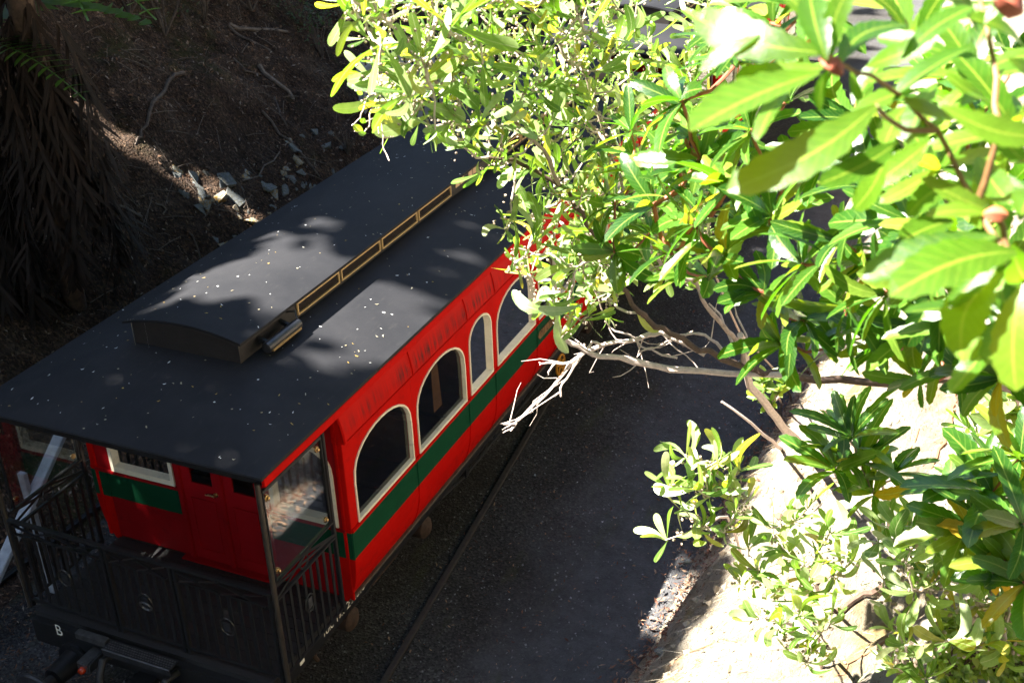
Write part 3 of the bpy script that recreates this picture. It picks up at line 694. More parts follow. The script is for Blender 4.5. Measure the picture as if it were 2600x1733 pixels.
    for yc in (2.1, LEN - 2.1):
        for sx in (-1, 1):
            m = MB(); m.box(sx * .80 - .035, sx * .80 + .035, yc - 1.05, yc + 1.05, .48, .60); m.box(sx * .80 - .05, sx * .80 + .05, yc - .25, yc + .25, .38, .68)
            fr = m.build('bogie_frame', M['rust'], C, bevel=.012)
            for dy in (-.7, .7):
                MB().lathe((sx * .78, yc + dy, .40), (sx, 0, 0), [(0, .11), (.13, .11), (.16, .07), (.165, 0)], 16).build('axle_box', M['rust'], fr, True)
        for dy in (-.7, .7):
            for sx in (-1, 1):
                w = MB().lathe((sx * .50, yc + dy, .40), (sx, 0, 0), [(-.03, .33), (0, .33), (.005, .30), (.08, .29), (.082, .24), (.05, .22), (.05, .09), (.10, .08), (.11, 0)], 28).build('wheel', M['rust'], C, True)
            MB().tube([(-.55, yc + dy, .40), (.55, yc + dy, .40)], .05, 10).build('axle', M['rust'], C, True)
        MB().box(-.78, .78, yc - .16, yc + .16, .52, .80).build('bolster', M['black'], C)
    hw = MB().ring((1.0, 6.10, .48), (1, 0, 0), .125, .014, 26, 8).build('hand_wheel', M['yellow'], C, True)
    for k in range(5):
        a = R(90 + 72 * k); MB().tube([(1.0, 6.10, .48), (1.0, 6.10 + .12 * math.cos(a), .48 + .12 * math.sin(a))], .011, 6).build('spoke', M['yellow'], hw, True)
    MB().tube([(.86, 6.10, .48), (1.015, 6.10, .48)], .02, 10).build('hub', M['yellow'], hw, True)
    MB().box(-.7, .9, 5.6, 5.95, .45, .80).build('battery_box', M['black'], C, bevel=.01)
    return C

def letter(txt, loc, dx, dz, h, mat, parent, width=None):
    cu = bpy.data.curves.new('lettering', 'FONT'); cu.body = txt; cu.size = 1.0; cu.extrude = 0.0
    ob = bpy.data.objects.new('tmp_text', cu); COL.objects.link(ob)
    dg = bpy.context.evaluated_depsgraph_get(); me = bpy.data.meshes.new_from_object(ob.evaluated_get(dg)); me.name = 'lettering'
    bpy.data.objects.remove(ob)
    v = np.zeros(len(me.vertices) * 3); me.vertices.foreach_get('co', v); v = v.reshape(-1, 3)
    lo, hi = v.min(0), v.max(0); s = h / (hi[1] - lo[1]); sw = (width / (hi[0] - lo[0])) if width else s
    dx, dz = np.array(dx, float), np.array(dz, float)
    w = np.array(loc)[None] + (v[:, :1] - lo[0]) * sw * dx + (v[:, 1:2] - lo[1]) * s * dz
    me.vertices.foreach_set('co', w.ravel()); me.update(); me.materials.clear()
    return link('lettering', me, mat, parent)

M['clere'] = paint('dark_brown_black_paint', (.017, .0135, .012), .5, .25, 8, .12)
M['clere_pane'] = paint('dark_clerestory_pane', (.02, .014, .010), .2, .2, 8, .02)
M['gold_mesh'] = paint('gold_perforated_mesh', (.32, .21, .09), .5, .4, 200, .6, metal=.5, fine=260)
M['deck'] = paint('black_gritty_deck', (.016, .016, .017), .55, .35, 90, .7, fine=180)
M['steel_dark'] = paint('dark_steel', (.06, .06, .065), .38, .3, 20, .3, metal=.6)
M['rubber'] = paint('black_rubber', (.015, .015, .016), .6, .2, 20, .2)
M['pillar'] = paint('worn_bronze_black_pillar', (.055, .045, .036), .32, .3, 9, .1, metal=.3)
M['rail_edge'] = paint('worn_iron_edge', (.05, .048, .045), .35, .3, 20, .1, metal=.5)
carriage = build_carriage()
scene.view_layers[0].update()

def copy_tree(o, parent=None, skip=()):
    c = o.copy(); COL.objects.link(c)
    if parent is not None: c.parent = parent
    for ch in list(o.children):
        if ch.name.split('.')[0] not in skip: copy_tree(ch, c, skip)
    return c
c2 = copy_tree(carriage, None, ('seat', 'side_baluster', 'oval_emblem', 'side_strap', 'hand_wheel', 'step_plate', 'tail_lamp', 'name_plate', 'curtain', 'brass_clip', 'rail_ring', 'lettering', 'painted_mark'))
c2.location = (0.05, LEN / 2 + LEN + .95, 0); c2.rotation_euler.z = R(-1.5)
c2['label'] = 'second carriage coupled behind, black roof and red side glimpsed through the leaves'

# ------------------------------------------------------------------ tracks
def rail_prof(a, b, name, label, mat='rust'):
    a, b = np.array(a, float), np.array(b, float); o = MB()
    d = nrm(b - a); s = np.cross(d, (0, 0, 1)); k = int(np.linalg.norm(b - a) / .8) + 1
    pr = [(-.05, 0), (-.05, .012), (-.008, .022), (-.008, .078), (-.03, .085), (-.03, .108), (-.024, .113), (.024, .113), (.03, .108), (.03, .085), (.008, .078), (.008, .022), (.05, .012), (.05, 0)]
    vs = []; n = len(pr)
    for i in range(k + 1):
        q = a + (b - a) * i / k
        vs += [q + s * x + np.array([0, 0, z]) for x, z in pr]
    o.add(vs, [(i * n + j, i * n + (j + 1) % n, (i + 1) * n + (j + 1) % n, (i + 1) * n + j) for i in range(k) for j in range(n)] + [tuple(range(n)), tuple(range(k * n, (k + 1) * n))])
    return tag(o.build(name, M[mat]), label, 'rail')
rail_prof((.53, -4, -.03), (.53, 24, -.03), 'rail', 'right rail beneath the red carriage')
rail_prof((-.53, -4, -.03), (-.53, 24, -.03), 'rail', 'left rail beneath the red carriage')
dv = np.array([.887 - 1.33, 6.059 - 1.211, 0]); p0 = np.array([1.30, 1.26, -.082])
rail_prof(p0 - dv * 1.1, p0 + dv * 1.05, 'rail', 'dark curved-off rail half buried in the gravel beside the carriage', 'old_rail')
rail_prof((-2.83, -1.0, -.02), (-2.70, 2.6, -.02), 'rail', 'dark rail lying along the foot of the shaded hillside', 'black')

# ------------------------------------------------------------------ leaves and plants
def leaf_geo(kind, seed):
    """unit-length leaf along +Y, face +Z: verts, faces, uvs per vertex"""
    g = np.random.default_rng(seed); n = 9
    t = np.linspace(0, 1, n)
    if kind == 'phyllode':
        n = 10; t = np.sin(np.linspace(0, 1, n) * np.pi / 2) ** 1.15
        w = (.085 + .05 * g.random()) * (t ** (.75 + .35 * g.random())) * np.sqrt(np.clip(1 - t ** (4 + 3 * g.random()), 0, 1)) * 1.2; w[0] = .010; w[-1] = .012
        bend = g.uniform(-.42, .42); sway = g.uniform(-.22, .22); fold = g.uniform(-.04, .09); tw = g.uniform(-.8, .8)
    elif kind == 'serrated':
        n = 15; t = np.linspace(0, 1, n)
        w = .125 * (t ** .75) * np.clip(1.9 - 1.45 * t ** 2.2, 0, 2) * .86; w[0] = .014; w[-1] = .008
        w[3:-1] *= 1 + .065 * np.where(np.arange(n - 4) % 2 == 0, 1, -1); bend = g.uniform(.05, .35); sway = g.uniform(-.08, .08); fold = g.uniform(.05, .14); tw = g.uniform(-.4, .4)
    elif kind == 'round':
        n = 6; t = np.linspace(0, 1, n); w = .27 * np.sin(np.pi * t ** .9) ** .7; w[0] = .02; w[-1] = .02
        bend = g.uniform(-.2, .3); sway = 0; fold = g.uniform(0, .1); tw = g.uniform(-.3, .3)
    else:   # broad canopy leaf clump blade
        n = 4; t = np.linspace(0, 1, n); w = .33 * np.sin(np.pi * t) ** .6; w[0] = .05; w[-1] = .03
        bend = g.uniform(-.2, .3); sway = 0; fold = 0; tw = g.uniform(-.5, .5)
    V, U = [], []
    for i in range(n):
        a = tw * t[i]; c = np.array([sway * math.sin(math.pi * t[i]), t[i], -bend * t[i] ** 2])
        for k in (-1, 0, 1):
            x = k * w[i]; z = abs(k) * fold * w[i] * 4
            V.append(c + np.array([x * math.cos(a) - z * math.sin(a), 0, x * math.sin(a) + z * math.cos(a)])); U.append((.5 + .5 * k, t[i]))
    F = []
    for i in range(n - 1):
        for k in (0, 1):
            a = i * 3 + k; F.append((a, a + 1, a + 4, a + 3))
    return np.array(V), F, np.array(U)
LEAF = {k: [leaf_geo(k, 100 + j) for j in range(8)] for k in ('phyllode', 'serrated', 'round', 'blade')}
LEAFME = {}
def leaf_mesh(kind, j, mat):
    key = (kind, j, mat)
    if key not in LEAFME:
        V, F, U = LEAF[kind][j]; me = bpy.data.meshes.new('leaf'); me.from_pydata(V.tolist(), [], F)
        uv = me.uv_layers.new(name='UVMap'); idx = [i for f in F for i in f]
        uv.data.foreach_set('uv', U[idx].ravel()); me.polygons.foreach_set('use_smooth', [True] * len(F)); me.materials.append(M[mat]); LEAFME[key] = me
    return LEAFME[key]
def leaf_mat4(base, d, up, L, W=1.0):
    y = nrm(d); x = np.cross(y, up)
    if np.linalg.norm(x) < 1e-3: x = np.cross(y, (1, 0, 0))
    x = nrm(x); z = np.cross(x, y)
    m = np.eye(4); m[:3, 0] = x * L * W; m[:3, 1] = y * L; m[:3, 2] = z * L; m[:3, 3] = base; return m
def joined(name, items, parent, mat, kind='stuff'):
    """items: (geo kind, variant, 4x4) -> one mesh"""
    vs, fs, us, n = [], [], [], 0
    for k, j, m in items:
        V, F, U = LEAF[k][j]; vs.append(V @ m[:3, :3].T + m[:3, 3]); fs += [tuple(i + n for i in f) for f in F]; us.append(U); n += len(V)
    if not vs: return None
    me = bpy.data.meshes.new(name); me.from_pydata(np.concatenate(vs).tolist(), [], fs)
    U = np.concatenate(us); uv = me.uv_layers.new(name='UVMap'); li = np.zeros(len(me.loops), int); me.loops.foreach_get('vertex_index', li)
    uv.data.foreach_set('uv', U[li].ravel()); me.polygons.foreach_set('use_smooth', [True] * len(me.polygons))
    o = link(name, me, M[mat], parent)
    if kind: o['kind'] = kind
    return o
def place_leaves(items, parent, mat, limit=300):
    """items sorted so that the largest in the picture are single parts, the rest one mass"""
    def size(it):
        m = it[2]; return np.linalg.norm(m[:3, 1]) / max(.3, np.dot(m[:3, 3] - CAM, _fw))
    def inview(it):
        d = it[2][:3, 3] - CAM; z = d @ _fw
        return z > 0 and -100 < 1300 + FPX * (d @ RT) / z < 2700 and -100 < 866 - FPX * (d @ UP) / z < 1833
    items = sorted(items, key=lambda it: -(size(it) if inview(it) else 0))
    W = Matrix.Translation(-parent.location)
    for k, j, m in items[:limit]:
        o = bpy.data.objects.new('leaf', leaf_mesh(k, j, mat)); COL.objects.link(o); o.parent = parent
        o.matrix_basis = W @ Matrix(m.tolist())
    joined('foliage', items[limit:], parent, mat)
def rosette(base, axis, n, L, kind, spread=(.5, 1.35), W=1.0, g=rng, lift=.15, cup=None):
    axis = nrm(axis); u = np.cross(axis, (0, 0, 1)); u = nrm(u if np.linalg.norm(u) > .01 else (1, 0, 0)); w = np.cross(axis, u); out = []
    for i in range(n):
        a = i * 2.39996 + g.uniform(-.3, .3); th = spread[0] + (spread[1] - spread[0]) * (i + .5) / n + g.uniform(-.12, .12)
        d = math.cos(th) * axis + math.sin(th) * (math.cos(a) * u + math.sin(a) * w) + np.array([0, 0, lift * g.uniform(-1, 1)])
        up = axis + .35 * np.array([g.uniform(-1, 1), g.uniform(-1, 1), g.uniform(-1, 1)])
        out.append((kind, g.randrange(8), leaf_mat4(np.array(base) + axis * g.uniform(-.03, .0) * L * 3, d, up, L * g.uniform(.65, 1.12), W * g.uniform(.85, 1.2) * (1.25 if kind == 'serrated' else 1))))
    return out
def in_poly(x, y, poly):
    c = False; j = len(poly) - 1
    for i in range(len(poly)):
        if (poly[i][1] > y) != (poly[j][1] > y) and x < (poly[j][0] - poly[i][0]) * (y - poly[i][1]) / (poly[j][1] - poly[i][1]) + poly[i][0]: c = not c
        j = i
    return c
def wiggle(pts, amp, g=rng, sub=3):
    out = []
    pts = [np.array(p, float) for p in pts]
    for a, b in zip(pts, pts[1:]):
        for k in range(sub):
            q = a + (b - a) * k / sub
            out.append(q + (amp * np.array([g.uniform(-1, 1) for _ in range(3)]) if k else 0))
    out.append(pts[-1]); return out
def grow(nodes, roots):
    """join scattered twig ends to the limbs by the shortest links: parent index per node (roots come first)"""
    P = np.array(list(roots) + list(nodes)); nr = len(roots); N = len(P); par = [-1] * N
    d = np.full(N, 1e9); src = np.zeros(N, int); inn = np.zeros(N, bool); inn[:nr] = True
    for r in range(nr):
        q = np.linalg.norm(P - P[r], axis=1); k = q < d; d[k] = q[k]; src[k] = r
    for _ in range(N - nr):
        dd = np.where(inn, 1e9, d); i = int(np.argmin(dd)); inn[i] = True; par[i] = int(src[i])
        q = np.linalg.norm(P - P[i], axis=1) * 1.0 + .03; k = (q < d) & ~inn; d[k] = q[k]; src[k] = i
    w = np.zeros(N); kids = [0] * N
    for i in range(nr, N):
        j = i
        while j >= nr: w[j] += 1; j = par[j]
        if par[i] >= 0: kids[par[i]] += 1
    return P, par, w, kids

# ---- wattle tree leaning in from the right bank
WP = [[(2660, 1010, 5.2), (2430, 962, 5.1), (2251, 973, 5.0), (2075, 966, 4.95), (1953, 945, 4.9), (1900, 933, 4.85), (1831, 910, 4.8), (1773, 890, 4.75), (1702, 847, 4.7), (1644, 810, 4.65), (1604, 772, 4.6), (1572, 700, 4.5), (1530, 620, 4.4), (1480, 540, 4.3), (1420, 470, 4.25), (1330, 420, 4.2), (1240, 400, 4.15)],
      [(1900, 933, 4.85), (1874, 870, 4.75), (1828, 816, 4.6), (1782, 758, 4.5), (1770, 712, 4.45), (1730, 709, 4.4), (1667, 655, 4.35), (1639, 610, 4.3), (1610, 560, 4.3), (1581, 480, 4.3), (1540, 360, 4.3), (1500, 240, 4.25), (1440, 120, 4.2)],
      [(1420, 470, 4.25), (1380, 380, 4.1), (1300, 300, 4.0), (1200, 240, 3.9), (1110, 180, 3.8), (1040, 120, 3.75)],
      [(1540, 360, 4.3), (1420, 250, 4.4), (1300, 130, 4.5), (1220, 40, 4.5)]]
wattle = empty('wattle_tree', tuple(on_surface(2590, 1015, bank_z)))
tag(wattle, 'sunlit wattle tree with pale sage leaves and bud clusters reaching across over the carriage', 'tree')
limbs = []; rw = random.Random(3)
for k, pl in enumerate(WP):
    P = [at(*q) for q in pl]
    if k == 0: P = [np.array(on_surface(2700, 1150, bank_z)) + np.array([0, 0, -.1]), at(2690, 1030, 5.6)] + P
    P = wiggle(P, .012, rw, 3); r0, r1 = ((.021, .006), (.011, .004), (.009, .004), (.008, .004))[k]
    limbs += P
    rad = [(r0 + (r1 - r0) * (i / (len(P) - 1)) ** .8) * rw.uniform(.88, 1.14) for i in range(len(P))]
    MB().tube(P, rad, 8).build('limb' if k else 'trunk', M['bark'] if k else M['bark_dark'], wattle, True)
poly = [(885, -30), (905, 60), (950, 150), (935, 200), (1010, 300), (1120, 340), (1200, 400), (1235, 430), (1300, 430), (1340, 520), (1270, 560), (1262, 620), (1320, 690), (1390, 770), (1480, 830), (1560, 800), (1600, 700), (1700, 690), (1790, 600), (1850, 400), (1800, 200), (1830, -30)]
holes = [(1450, 290, 45), (1380, 330, 30), (1330, 480, 45), (1560, 345, 30), (1480, 640, 40), (1700, 30, 70), (1620, 130, 40), (1290, 260, 30), (1690, 120, 45)]
tips = []; dist = {}
tries = 0
while tries < 9000:
    tries += 1
    u, v = rw.uniform(880, 1860), rw.uniform(-30, 840)
    if not in_poly(u, v, poly) or any((u - a) ** 2 + (v - b) ** 2 < r * r for a, b, r in holes): continue
    sp = 36 if (1000 < u < 1400 and v < 430) else 38
    if any((u - a) ** 2 + (v - b) ** 2 < sp ** 2 for a, b, _ in tips): continue
    tips.append((u, v, np.interp(u, [900, 1150, 1350, 1800], [3.45, 3.75, 4.2, 4.6]) + .0007 * (v - 300) + rw.uniform(-.28, .34)))
P, par, w, kids = grow([at(*q) for q in tips], limbs[::2])
nr = len(limbs[::2]); tw = MB(); items = []; buds = []
for i in range(nr, len(P)):
    a, b = P[par[i]], P[i]; L = np.linalg.norm(b - a)
    pts = wiggle([a, (a + b) / 2 + np.array([0, 0, -.02]), b], .012 * min(1, L * 4), rw, 2); r = .0022 + .0011 * math.sqrt(w[i])
    tw.tube(pts, [r * 1.25] + [r] * (len(pts) - 2) + [r * .7], 5)
    ax = nrm(nrm(b - a) + np.array([-.25, -.1, .55]) + .4 * np.array([rw.uniform(-1, 1) for _ in range(3)]))
    big = 1.0 if P[i][2] > 0 else 1.0
    if kids[i] == 0 or rw.random() < .8:
        n = rw.randint(4, 8); items += rosette(b, ax, n, rw.choice((.08, .095, .115, .135, .155, .18)), 'phyllode', (.25, 1.5), rw.uniform(.95, 1.35), rw, .5)
    for q in pts[1:]:
        if rw.random() < .55:
            d = nrm([rw.uniform(-1, 1), rw.uniform(-1, 1), rw.uniform(-.3, 1)]); items.append(('phyllode', rw.randrange(8), leaf_mat4(q, d, nrm([rw.uniform(-1, 1), rw.uniform(-1, 1), rw.uniform(0, 1)]), rw.uniform(.06, .14), rw.uniform(.8, 1.3))))
        for _ in range(rw.randint(0, 4)):
            buds.append((q + np.array([rw.gauss(0, .022) for _ in range(3)]), rw.uniform(.003, .0062)))
    for _ in range(rw.randint(0, 5)): buds.append((b + np.array([rw.gauss(0, .04) for _ in range(3)]), rw.uniform(.003, .0065)))
tag(tw.build('twigs', M['bark_pale'], wattle, True), kind='stuff')
# a few big showy leaves at the left tip
for (u0, v0, u1, v1, d, W) in ((1045, 335, 962, 322, 3.7, 1), (1102, 285, 958, 336, 3.72, 1.25), (1030, 222, 912, 214, 3.75, 1.25), (1012, 190, 942, 152, 3.7, 1.3), (1065, 238, 1008, 196, 3.75, 1.6), (1062, 168, 1004, 112, 3.7, 1.5), (1082, 112, 1050, 78, 3.7, 1.5), (1180, 372, 1088, 330, 3.9, 1.1), (1225, 395, 1145, 372, 3.9, 1.2), (1215, 410, 1222, 452, 3.9, 1.2), (1480, 770, 1366, 800, 4.2, 1.0), (1470, 765, 1428, 842, 4.2, .5), (1480, 240, 1366, 196, 4.0, 1.3), (1545, 205, 1506, 128, 4.1, 1.6)):
    a, b = at(u0, v0, d), at(u1, v1, d - .04); tocam = nrm(CAM - a); items.append(('phyllode', rw.randrange(8), leaf_mat4(a, b - a, tocam + np.array([0, 0, .5]), np.linalg.norm(b - a) * 1.05, W * 1.1)))
def pic(p):
    d = p - CAM; z = d @ _fw; return np.array([1300 + FPX * (d @ RT) / z, 866.5 - FPX * (d @ UP) / z])
items = [it for it in items if min(np.linalg.norm(pic(it[2][:3, 3] + it[2][:3, 1] * .5) - np.array(q)) for q in ((1318, 750), (1243, 640))) > 42 and np.linalg.norm(it[2][:3, 3] - np.array([3.987, -1.732, 5.568])) > .01]
place_leaves(items, wattle, 'phyllode')
def blobs(name, pts, parent, mat, n=5):
    m = MB()
    for c, r in pts:
        e = nrm([rw.uniform(-1, 1), rw.uniform(-1, 1), rw.uniform(-1, 1)]); m.lathe(np.array(c) - e * r * 1.3, e, [(0, r * .3), (r * .7, r * .9), (r * 1.7, r * .95), (r * 2.6, r * .3)], n)
    return tag(m.build(name, M[mat], parent, True), kind='stuff')
blobs('flower_buds', buds, wattle, 'bud')
def dead(pts, d0, r0, r1, d1=None):
    P = [at(u, v, d0 + ((d1 if d1 else d0) - d0) * i / (len(pts) - 1)) for i, (u, v) in enumerate(pts)]
    P = wiggle(P, .004, rw, 2)
    return P, [(r0 + (r1 - r0) * i / (len(P) - 1)) * rw.uniform(.8, 1.2) for i in range(len(P))]
DB = [([(1990, 950), (1850, 948), (1700, 937), (1639, 924), (1608, 918), (1574, 907), (1524, 905), (1486, 890), (1452, 872), (1429, 854)], 4.9, .014, .009, 4.7),
      ([(1790, 900), (1740, 870), (1679, 844), (1650, 848), (1618, 861), (1587, 867), (1555, 869), (1524, 878), (1486, 893), (1452, 918), (1433, 947), (1408, 975), (1383, 1006), (1351, 1031), (1319, 1065), (1307, 1074), (1277, 1076)], 4.9, .012, .004, 5.1),
      ([(1309, 1073), (1290, 1082), (1282, 1086)], 5.1, .004, .002), ([(1309, 1073), (1298, 1088), (1277, 1098)], 5.1, .004, .002), ([(1312, 1072), (1300, 1090), (1296, 1094)], 5.1, .004, .002),
      ([(1448, 919), (1410, 921), (1374, 923), (1368, 919)], 5.0, .005, .003), ([(1376, 923), (1370, 927)], 5.0, .003, .002), ([(1410, 922), (1398, 936), (1391, 945), (1393, 951)], 5.0, .004, .002),
      ([(1484, 895), (1469, 914), (1450, 943), (1427, 975), (1423, 994), (1408, 1007)], 5.0, .006, .003), ([(1423, 992), (1424, 1006)], 5.0, .004, .003),
      ([(1540, 872), (1524, 874), (1504, 867), (1486, 890)], 4.95, .006, .005),
      ([(1535, 815), (1560, 840), (1600, 850), (1629, 880), (1654, 886), (1681, 901), (1720, 908)], 4.9, .003, .004), ([(1654, 886), (1630, 890), (1617, 906)], 4.9, .004, .002), ([(1545, 830), (1565, 862), (1600, 866)], 4.9, .002, .003),
      ([(1680, 846), (1700, 870), (1740, 900), (1780, 945)], 4.9, .003, .002), ([(1654, 886), (1690, 868), (1720, 850), (1760, 840)], 4.9, .003, .003),
      ([(1351, 1031), (1353, 1045)], 5.1, .004, .002), ([(1855, 905), (1820, 870), (1790, 850), (1760, 846), (1740, 850)], 4.85, .008, .004), ([(1870, 895), (1850, 850), (1830, 800), (1800, 770)], 4.85, .007, .003), ([(1900, 900), (1895, 850), (1870, 800), (1862, 770)], 4.85, .006, .003)]
db = MB()
for pl in DB:
    P_, r_ = dead(*pl); db.tube(P_, r_, 6)
    if len(P_) > 8:
        for q in range(3, len(P_) - 1, 2):
            if rw.random() < .75:
                d_ = nrm(P_[q + 1] - P_[q]) * .7 + np.array([rw.uniform(-1, 1), rw.uniform(-1, 1), rw.uniform(-.8, .8)]); e_ = P_[q] + nrm(d_) * rw.uniform(.05, .20); f_ = e_ + nrm(d_ + .6 * np.array([rw.uniform(-1, 1) for _ in range(3)])) * rw.uniform(.03, .10); db.tube([P_[q], (P_[q] + e_) / 2 + np.array([0, 0, rw.uniform(-.008, .008)]), e_, f_], [.0028, .0022, .0017, .0009], 5)
tag(db.build('dead_branches', M['bark_pale'], wattle, True), kind='stuff')

# ---- broad serrated shrub (middle distance) on the right
shrub = empty('serrated_shrub', tuple(on_surface(2640, 1300, bank_z)))
tag(shrub, 'dense green shrub of toothed leaves with reddish stems filling the right middle', 'shrub')
hubs = [(1960, 545, 3.0), (1850, 470, 3.1), (1765, 565, 3.2), (2035, 670, 2.8), (2135, 610, 2.7), (1905, 330, 3.0), (1730, 255, 3.2), (2210, 470, 2.5), (2310, 560, 2.4), (2085, 420, 2.7), (2250, 745, 2.6), (1840, 640, 3.2), (1935, 740, 3.2), (1660, 520, 3.4), (1780, 400, 3.3), (2000, 250, 3.0), (2380, 700, 2.4), (2460, 830, 2.4), (2150, 780, 3.0), (2040, 810, 3.2), (2230, 880, 3.1), (2340, 830, 2.8), (2120, 870, 3.3), (1980, 870, 3.4), (2330, 960, 3.2), (2540, 960, 2.6), (1880, 150, 3.2), (2180, 300, 2.8), (2300, 400, 2.6), (2420, 600, 2.3), (2520, 700, 2.2), (1700, 640, 3.4), (2560, 480, 2.4), (2450, 430, 2.5), (1990, 450, 3.0), (2260, 640, 2.7), (2480, 300, 2.4), (2390, 200, 2.5), (2570, 150, 2.4), (1740, 330, 3.4), (2440, 940, 3.0), (2590, 850, 2.4), (1960, 60, 2.6), (2045, 15, 2.4), (1890, 20, 2.8), (1830, 90, 3.0), (1620, 420, 3.9), (1690, 470, 3.8), (1560, 520, 4.0), (1740, 480, 3.7), (1650, 590, 3.9), (1800, 700, 3.6), (1560, 640, 4.0), (1720, 420, 3.6), (1880, 560, 3.4), (1820, 330, 3.5), (1600, 330, 3.9), (1900, 430, 3.3)]
roots = wiggle([np.array(on_surface(2700, 1400, bank_z)), at(2680, 1150, 3.8), at(2600, 1000, 3.3), at(2363, 878, 3.1), at(2286, 843, 3.0), at(2152, 762, 3.0), at(2060, 640, 3.0), at(1960, 560, 3.05)], .01, rw, 3) + wiggle([at(2600, 1000, 3.3), at(2520, 760, 2.6), at(2420, 560, 2.45), at(2300, 380, 2.6), at(2180, 250, 2.8)], .01, rw, 3)
k1 = 22
MB().tube(roots[:k1], [.020 - .013 * i / k1 for i in range(k1)], 7).build('stem', M['bark'], shrub, True)
MB().tube(roots[k1:], [.014 - .009 * i / 14 for i in range(len(roots) - k1)], 7).build('stem', M['bark'], shrub, True)
P, par, w, kids = grow([at(*h) for h in hubs], roots)
nr = len(roots); tw = MB(); items = []
for i in range(nr, len(P)):
    a, b = P[par[i]], P[i]; pts = wiggle([a, (a + b) / 2 + np.array([0, 0, -.03]), b], .01, rw, 2); r = .003 + .001 * math.sqrt(w[i]); tw.tube(pts, r, 6)
    ax = nrm(.5 * nrm(b - a) + np.array([-.35, -.2, .75]) + .35 * np.array([rw.uniform(-1, 1) for _ in range(3)]))
    items += rosette(b, ax, rw.randint(9, 13), rw.uniform(.14, .185), 'serrated', (.45, 1.65), rw.uniform(.85, 1.15), rw, .3)
    for q in pts[1:-1]:
        if rw.random() < .7: items.append(('serrated', rw.randrange(8), leaf_mat4(q, nrm([rw.uniform(-1, 1), rw.uniform(-1, 1), rw.uniform(-.5, .6)]), (0, 0, 1), rw.uniform(.11, .17), 1)))
tag(tw.build('twigs', M['red_stem'], shrub, True), kind='stuff')
place_leaves(items, shrub, 'serrated', 300)

# ---- nearest, out of focus sprays of the same kind
near_s = empty('toothed_leaf_spray', tuple(at(2800, 900, 1.6)))
tag(near_s, 'large blurred bright green toothed leaves on red stems nearest the camera, top right corner', 'shrub')
FG = [(2095, 135, 1776, -10, 1.2, 1.05), (1930, 90, 1776, 150, 1.22, .9), (2097, 152, 2066, -40, 1.18, 1.25), (2110, 150, 2170, -40, 1.2, 1.0), (2129, 165, 2290, 0, 1.2, 1.05), (2093, 170, 1874, 178, 1.25, 1.2), (2080, 185, 1767, 296, 1.2, 1.0), (2225, 268, 1892, 395, 1.2, .95), (2280, 360, 2100, 440, 1.3, .85), (2020, 205, 1925, 290, 1.28, .8), (2290, 150, 2465, 5, 1.25, .9), (2560, 150, 2640, 190, 1.2, 1.6), (2390, 270, 2650, 315, 1.15, 1.1), (2560, 280, 2600, 410, 1.2, 1.4), (2260, 375, 2135, 515, 1.35, 1.3), (2520, 545, 2385, 525, 1.25, .9), (2530, 540, 2410, 430, 1.3, 1.0), (2530, 600, 2200, 690, 1.2, 1.0), (2580, 640, 2330, 690, 1.2, 1.2), (2540, 640, 2420, 745, 1.25, 1.1), (2330, 230, 2190, 258, 1.3, 1.0), (2420, 300, 2320, 240, 1.3, 1.2), (2590, 560, 2650, 430, 1.2, 1.2), (2560, 690, 2440, 880, 1.25, 1.6), (2600, 720, 2580, 960, 1.2, 1.3), (2470, 120, 2290, 165, 1.3, .9), (2480, 80, 2420, -40, 1.3, 1.3), (2500, 60, 2580, -40, 1.25, 1.2), (2570, 620, 2640, 760, 1.2, 1.2), (2380, 210, 2300, 310, 1.35, 1.2), (2105, 175, 2060, 290, 1.25, .9), (2440, 270, 2540, 220, 1.3, 1.0)]
FG += [(2420, 140, 2250, 60, 1.4, 1.1), (2330, 100, 2380, -40, 1.45, 1.2), (2200, 170, 2330, 90, 1.35, 1.0), (2360, 360, 2240, 430, 1.45, 1.2), (2480, 400, 2560, 500, 1.35, 1.2), (2460, 470, 2330, 520, 1.4, 1.1), (2300, 270, 2250, 350, 1.4, 1.1), (2600, 120, 2520, 20, 1.3, 1.3), (2500, 250, 2440, 180, 1.35, 1.3), (2610, 480, 2500, 440, 1.3, 1.2), (2160, 180, 2190, 250, 1.35, 1.1), (2420, 560, 2300, 600, 1.4, 1.2), (2540, 760, 2480, 700, 1.35, 1.1), (2610, 880, 2530, 850, 1.3, 1.3), (2060, 60, 1990, -30, 1.3, 1.2), (2010, 130, 1900, 60, 1.35, 1.1)]
items = []
for (u0, v0, u1, v1, d, W) in FG:
    a, b = at(u0, v0, d), at(u1, v1, d + rw.uniform(-.07, .05)); tocam = nrm(CAM - (a + b) / 2)
    items.append(('serrated', rw.randrange(8), leaf_mat4(a, b - a, tocam * .8 + np.array([rw.uniform(-.5, .2), rw.uniform(-.3, .3), .7]), np.linalg.norm(b - a) * 1.03, W * 1.45)))
for (u, v, d) in ((2480, 200, 1.5), (2380, 420, 1.55), (2560, 800, 1.5), (2580, 330, 1.4), (2300, 80, 1.6)): items += rosette(at(u, v, d), nrm([-.3, -.3, .9]), 8, .12, 'serrated', (.6, 1.6), 1.1, rw, .3)
place_leaves(items, near_s, 'near_leaf')
